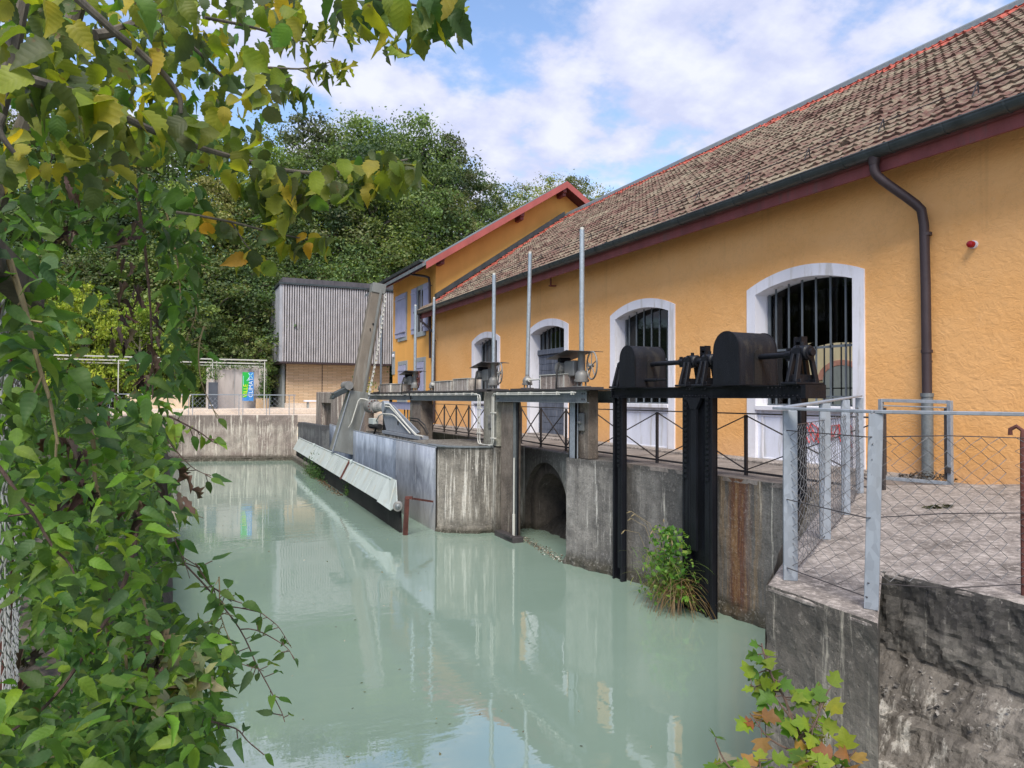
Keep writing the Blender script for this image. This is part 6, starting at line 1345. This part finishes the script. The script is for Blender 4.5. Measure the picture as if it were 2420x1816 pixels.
# ================================================================ WOODED HILLSIDE
def crown_variant(seed, H=13.0, Rc=4.2, n=13000, ls=.215, cols=None, open_=0.0, lowc=.22, ts=.2, hang=False):
    rg = np.random.RandomState(seed); nb = 84; pts_ = []; b = MB()
    tb = [(0, 0, -1.0), (rg.normal(0, .12), rg.normal(0, .12), H*.25), (rg.normal(0, .3), rg.normal(0, .3), H*.55), (rg.normal(0, .4), rg.normal(0, .4), H*.85)]
    b.tube(tb, [ts*1.3, ts, ts*.6, ts*.25], 7); cl_ = []
    for k in range(nb):
        f = lowc+(1-lowc)*((k+.5)/nb)**.8; a = k*2.4+rg.normal(0, .4); prof = math.sin(PI*min(1, max(0.0, (f-lowc*.8)/(1.08-lowc*.8)))**.75)
        rr = Rc*prof*rg.uniform(.25, 1.12); z = H*f+rg.normal(0, .3); c = np.array([rr*math.cos(a), rr*math.sin(a), z]); cl_.append((c, rg.choice([.45, .6, .8, 1.0, 1.25])*Rc/4.2, rg.uniform(.7, 1.35)))
        z0 = max(H*.2, z-rr*.7); t = min(1, z0/(H*.85)); s0 = (tb[2][0]*t, tb[2][1]*t, z0)
        if k % 3 == 0: b.tube([s0, tuple((np.array(s0)+c)/2+np.array([0, 0, .3])), tuple(c)], [ts*.32, ts*.2, ts*.06], 4)
    V = np.zeros((n, 4, 3)); Cc = np.zeros((n, 3)); cols = np.array(cols)
    for i in range(n):
        c, r_, cf = cl_[rg.randint(nb)]; d = rg.normal(0, 1, 3); d /= np.linalg.norm(d); q = c+d*r_*np.array([1.2, 1.2, .62])*rg.uniform(.3, 1.0)**.6
        if rg.rand() < .10: q = c+d*r_*rg.uniform(1.0, 1.25)
        nrm = d*.6+rg.normal(0, .6, 3)+np.array([0, 0, .5]); nrm /= np.linalg.norm(nrm); t1 = np.cross(nrm, rg.normal(0, 1, 3)); t1 /= np.linalg.norm(t1); t2 = np.cross(nrm, t1); s = ls*rg.uniform(.5, 1.25)
        if hang and rg.rand() < .3: t1 = np.array([0, 0, 1.0]); t2 = np.cross(nrm, t1)*.15; s *= 1.8
        V[i] = [q-t1*s*.5, q+t2*s*.28, q+t1*s*.5, q-t2*s*.28]; Cc[i] = cols[rg.randint(len(cols))]*rg.uniform(.8, 1.2)*cf
    return b, V.reshape(-1, 3), [(4*i, 4*i+1, 4*i+2, 4*i+3) for i in range(n)], np.repeat(Cc, 4, axis=0)
TG = [(.11, .165, .055), (.135, .19, .065), (.09, .14, .05), (.17, .22, .075)]
TO = [(.155, .18, .07), (.18, .195, .08), (.125, .155, .06), (.21, .20, .10)]
TL = [(.22, .30, .035), (.28, .36, .05), (.17, .25, .035), (.33, .38, .07)]
TB = [(.095, .155, .06), (.115, .175, .07), (.08, .13, .055)]
def make_tree(name, seed, **kw):
    b, V, F, C = crown_variant(seed, **kw); root = thing(name, (0, 0, 0), None, None)
    b.build('trunk', M['farbark'], root, smooth=True); leafmesh('crown', V, F, C, M['farleaf'], root); return root
protos = {'a': make_tree('woodland_tree', 1, cols=TG), 'b': make_tree('woodland_tree', 2, cols=TO, Rc=3.8, n=11500), 'c': make_tree('woodland_tree', 3, cols=TB, Rc=4.6, n=15000),
          'd': make_tree('woodland_tree', 4, cols=TG+TO, Rc=3.4, n=6500, ls=.19, lowc=.35), 's': make_tree('understorey_tree', 5, H=7, Rc=3.6, cols=TG+TB, lowc=.02, n=12000, ls=.17), 't': make_tree('understorey_tree', 6, H=7, Rc=3.4, cols=TO+TG, lowc=.02, n=11000, ls=.17),
          'l': make_tree('catalpa_tree', 7, H=7.5, Rc=3.6, cols=TL, lowc=.05, n=7000, ls=.26, hang=True)}
PH = {'a': 14., 'b': 14., 'c': 14., 'd': 14., 's': 7.8, 't': 7.8, 'l': 8.3}
used = set()
def plant(kind, px, Y_, topy, label, cat='tree', group=None, wid=1.0, rot=None):
    p = Yp(px, topy, Y_); z0 = hz(p.x, Y_) if Y_ > 53 else .6; h = max(2.0, p.z-z0)
    o = protos[kind] if kind not in used else copy_tree(protos[kind]); used.add(kind)
    o.location = (p.x, Y_, z0-.3); s = (h+.3)/PH[kind]; ws = max(.55, min(1.5, s))*wid; o.scale = (ws, ws, s); o.rotation_euler = (0, 0, rg.uniform(0, 6.28) if rot is None else rot)
    tag(o, label, cat, group); return o
WG = 'trees of the wooded hillside'
sky_ = [(560, 66, 290, 'd', 'thin crowned skyline tree partly behind the yellow green leaves'), (655, 68, 268, 'd', 'open crowned skyline tree left of the broad highest crown'), (745, 66, 246, 'b', 'broad highest tree crown of the hillside, left of centre'),
        (830, 68, 252, 'a', 'skyline tree just right of the broad highest crown'), (905, 70, 262, 'c', 'rounded skyline tree above the long leafy branch tip'), (985, 64, 250, 'a', 'tall pointed tree at the right end of the high skyline'),
        (1060, 66, 300, 'b', 'skyline tree on the right shoulder of the wood, with ragged top'), (1118, 68, 380, 'a', 'lower tree stepping down right of the shoulder'), (1175, 72, 430, 'd', 'thin tree in the dip left of the house roof'),
        (1240, 76, 418, 'd', 'feathery tree left of the house ridge'), (1300, 78, 398, 'd', 'feathery tree directly behind the house ridge'), (1365, 80, 402, 'b', 'rounded tree above the right verge of the house'), (1420, 82, 432, 'd', 'last thin tree behind the long tiled roof')]
for px, Y_, ty, k, lab in sky_: plant(k, px, Y_, ty, lab, 'tree', WG, 1.0 if k != 'd' else .9)
for i, (px, Y_, ty, k) in enumerate([(-60, 62, 250, 'a'), (50, 64, 240, 'b'), (150, 62, 260, 'c'), (240, 66, 240, 'a'), (330, 62, 270, 'b'), (410, 66, 262, 'c'), (490, 62, 300, 'a')]):
    plant(k, px, Y_, ty, 'tall woodland tree seen only through the leaves of the overhanging tree', 'tree', WG)
mid_ = [(600, 58, 420, 'a'), (700, 60, 400, 'c'), (800, 59, 385, 'b'), (900, 58, 400, 'a'), (985, 60, 410, 'c'), (1070, 61, 430, 'b'), (1140, 64, 480, 'a'), (520, 58, 400, 'b'), (430, 57, 420, 'a'), (330, 58, 400, 'c'), (230, 58, 410, 'b'), (130, 57, 400, 'a'), (20, 57, 420, 'c'), (-80, 57, 420, 'a'),
        (650, 62, 330, 'a'), (860, 63, 320, 'c'), (950, 65, 310, 'a'), (1010, 67, 330, 'c'), (770, 63, 330, 'a'), (1200, 70, 470, 'b'), (1270, 74, 460, 'a'), (1340, 76, 455, 'c')]
def where(px):
    if px < 560: return 'behind the overhanging leaves and vines'
    for lim, t in ((625, 'over the left corner of the timber clad building'), (680, 'over the left part of the slatted front'), (735, 'over the middle of the slatted front'), (790, 'over the right part of the slatted front'), (845, 'left of the top of the leaning chute'), (890, 'directly behind the top of the leaning chute'), (930, 'where the slatted front meets the orange house'),
                    (975, 'over the left end of the house gutter'), (1030, 'over the left verge of the house'), (1105, 'over the lower part of the red verge board'), (1170, 'over the middle of the red verge board'), (1235, 'over the upper part of the red verge board'), (1305, 'just left of the house ridge')):
        if px < lim: return t
    return 'right of the house ridge'
for px, Y_, ty, k in mid_: plant(k, px, Y_, ty, ('upper' if ty < 350 else 'mid')+' slope green tree '+where(px), 'tree', WG, 1.05)
for i, px in enumerate(range(-90, 1130, 72)): plant('s' if i % 2 else 't', px+rg.uniform(-12, 12), 53.5+rg.uniform(0, 3) if px > 560 else 52+rg.uniform(0, 3), (560 if i % 3 else 600)+rg.uniform(-20, 20), 'low bushy tree at the slope foot '+where(px), 'bush', WG, 1.1)
for i, px in enumerate(range(60, 660, 75)): plant('t' if i % 2 else 's', px, 49.5+rg.uniform(0, 1.5), 760+rg.uniform(-30, 30) if px > 440 else 720, ('dark shrub behind the vines at the back of the terrace' if px < 420 else 'dark shrub behind the pergola, '+['', 'left end', 'left of the pillar', 'over the pale wall', 'beside the building'][min(4, (px-360)//75)]), 'shrub', WG, .9)
for px, ty, lab in ((200, 655, 'bright lime green catalpa with hanging pods, left one seen through the vine'), (330, 690, 'bright lime green catalpa, middle one seen beside the withered leaves'), (130, 640, 'bright lime green catalpa highest and farthest left behind the vine'), (425, 800, 'small lime green catalpa low at the right, next to the pergola')):
    plant('l', px, 46.5 if ty > 700 else 47.5, ty, lab, 'tree', 'lime green catalpas', .75)
for i in range(16):
    o = copy_tree(protos['abct'[i % 4]]); yy_ = 13+i*2.6; hh = (10.5 if i % 4 < 3 else 7)+rg.uniform(0, 2.5); o.location = (-10.5-yy_*.17-(i % 3)*1.6, yy_, -.6)
    s_ = hh/PH['abct'[i % 4]]; o.scale = (s_*1.15, s_*1.15, s_); o.rotation_euler = (0, 0, rg.uniform(0, 6.28)); tag(o, 'leafy bank tree standing beyond the left edge, mirrored dark in the window panes', 'tree', 'trees along the left bank')
for k in protos:
    if k not in used:
        for c in kids(protos[k]): bpy.data.objects.remove(c)
        bpy.data.objects.remove(protos[k])
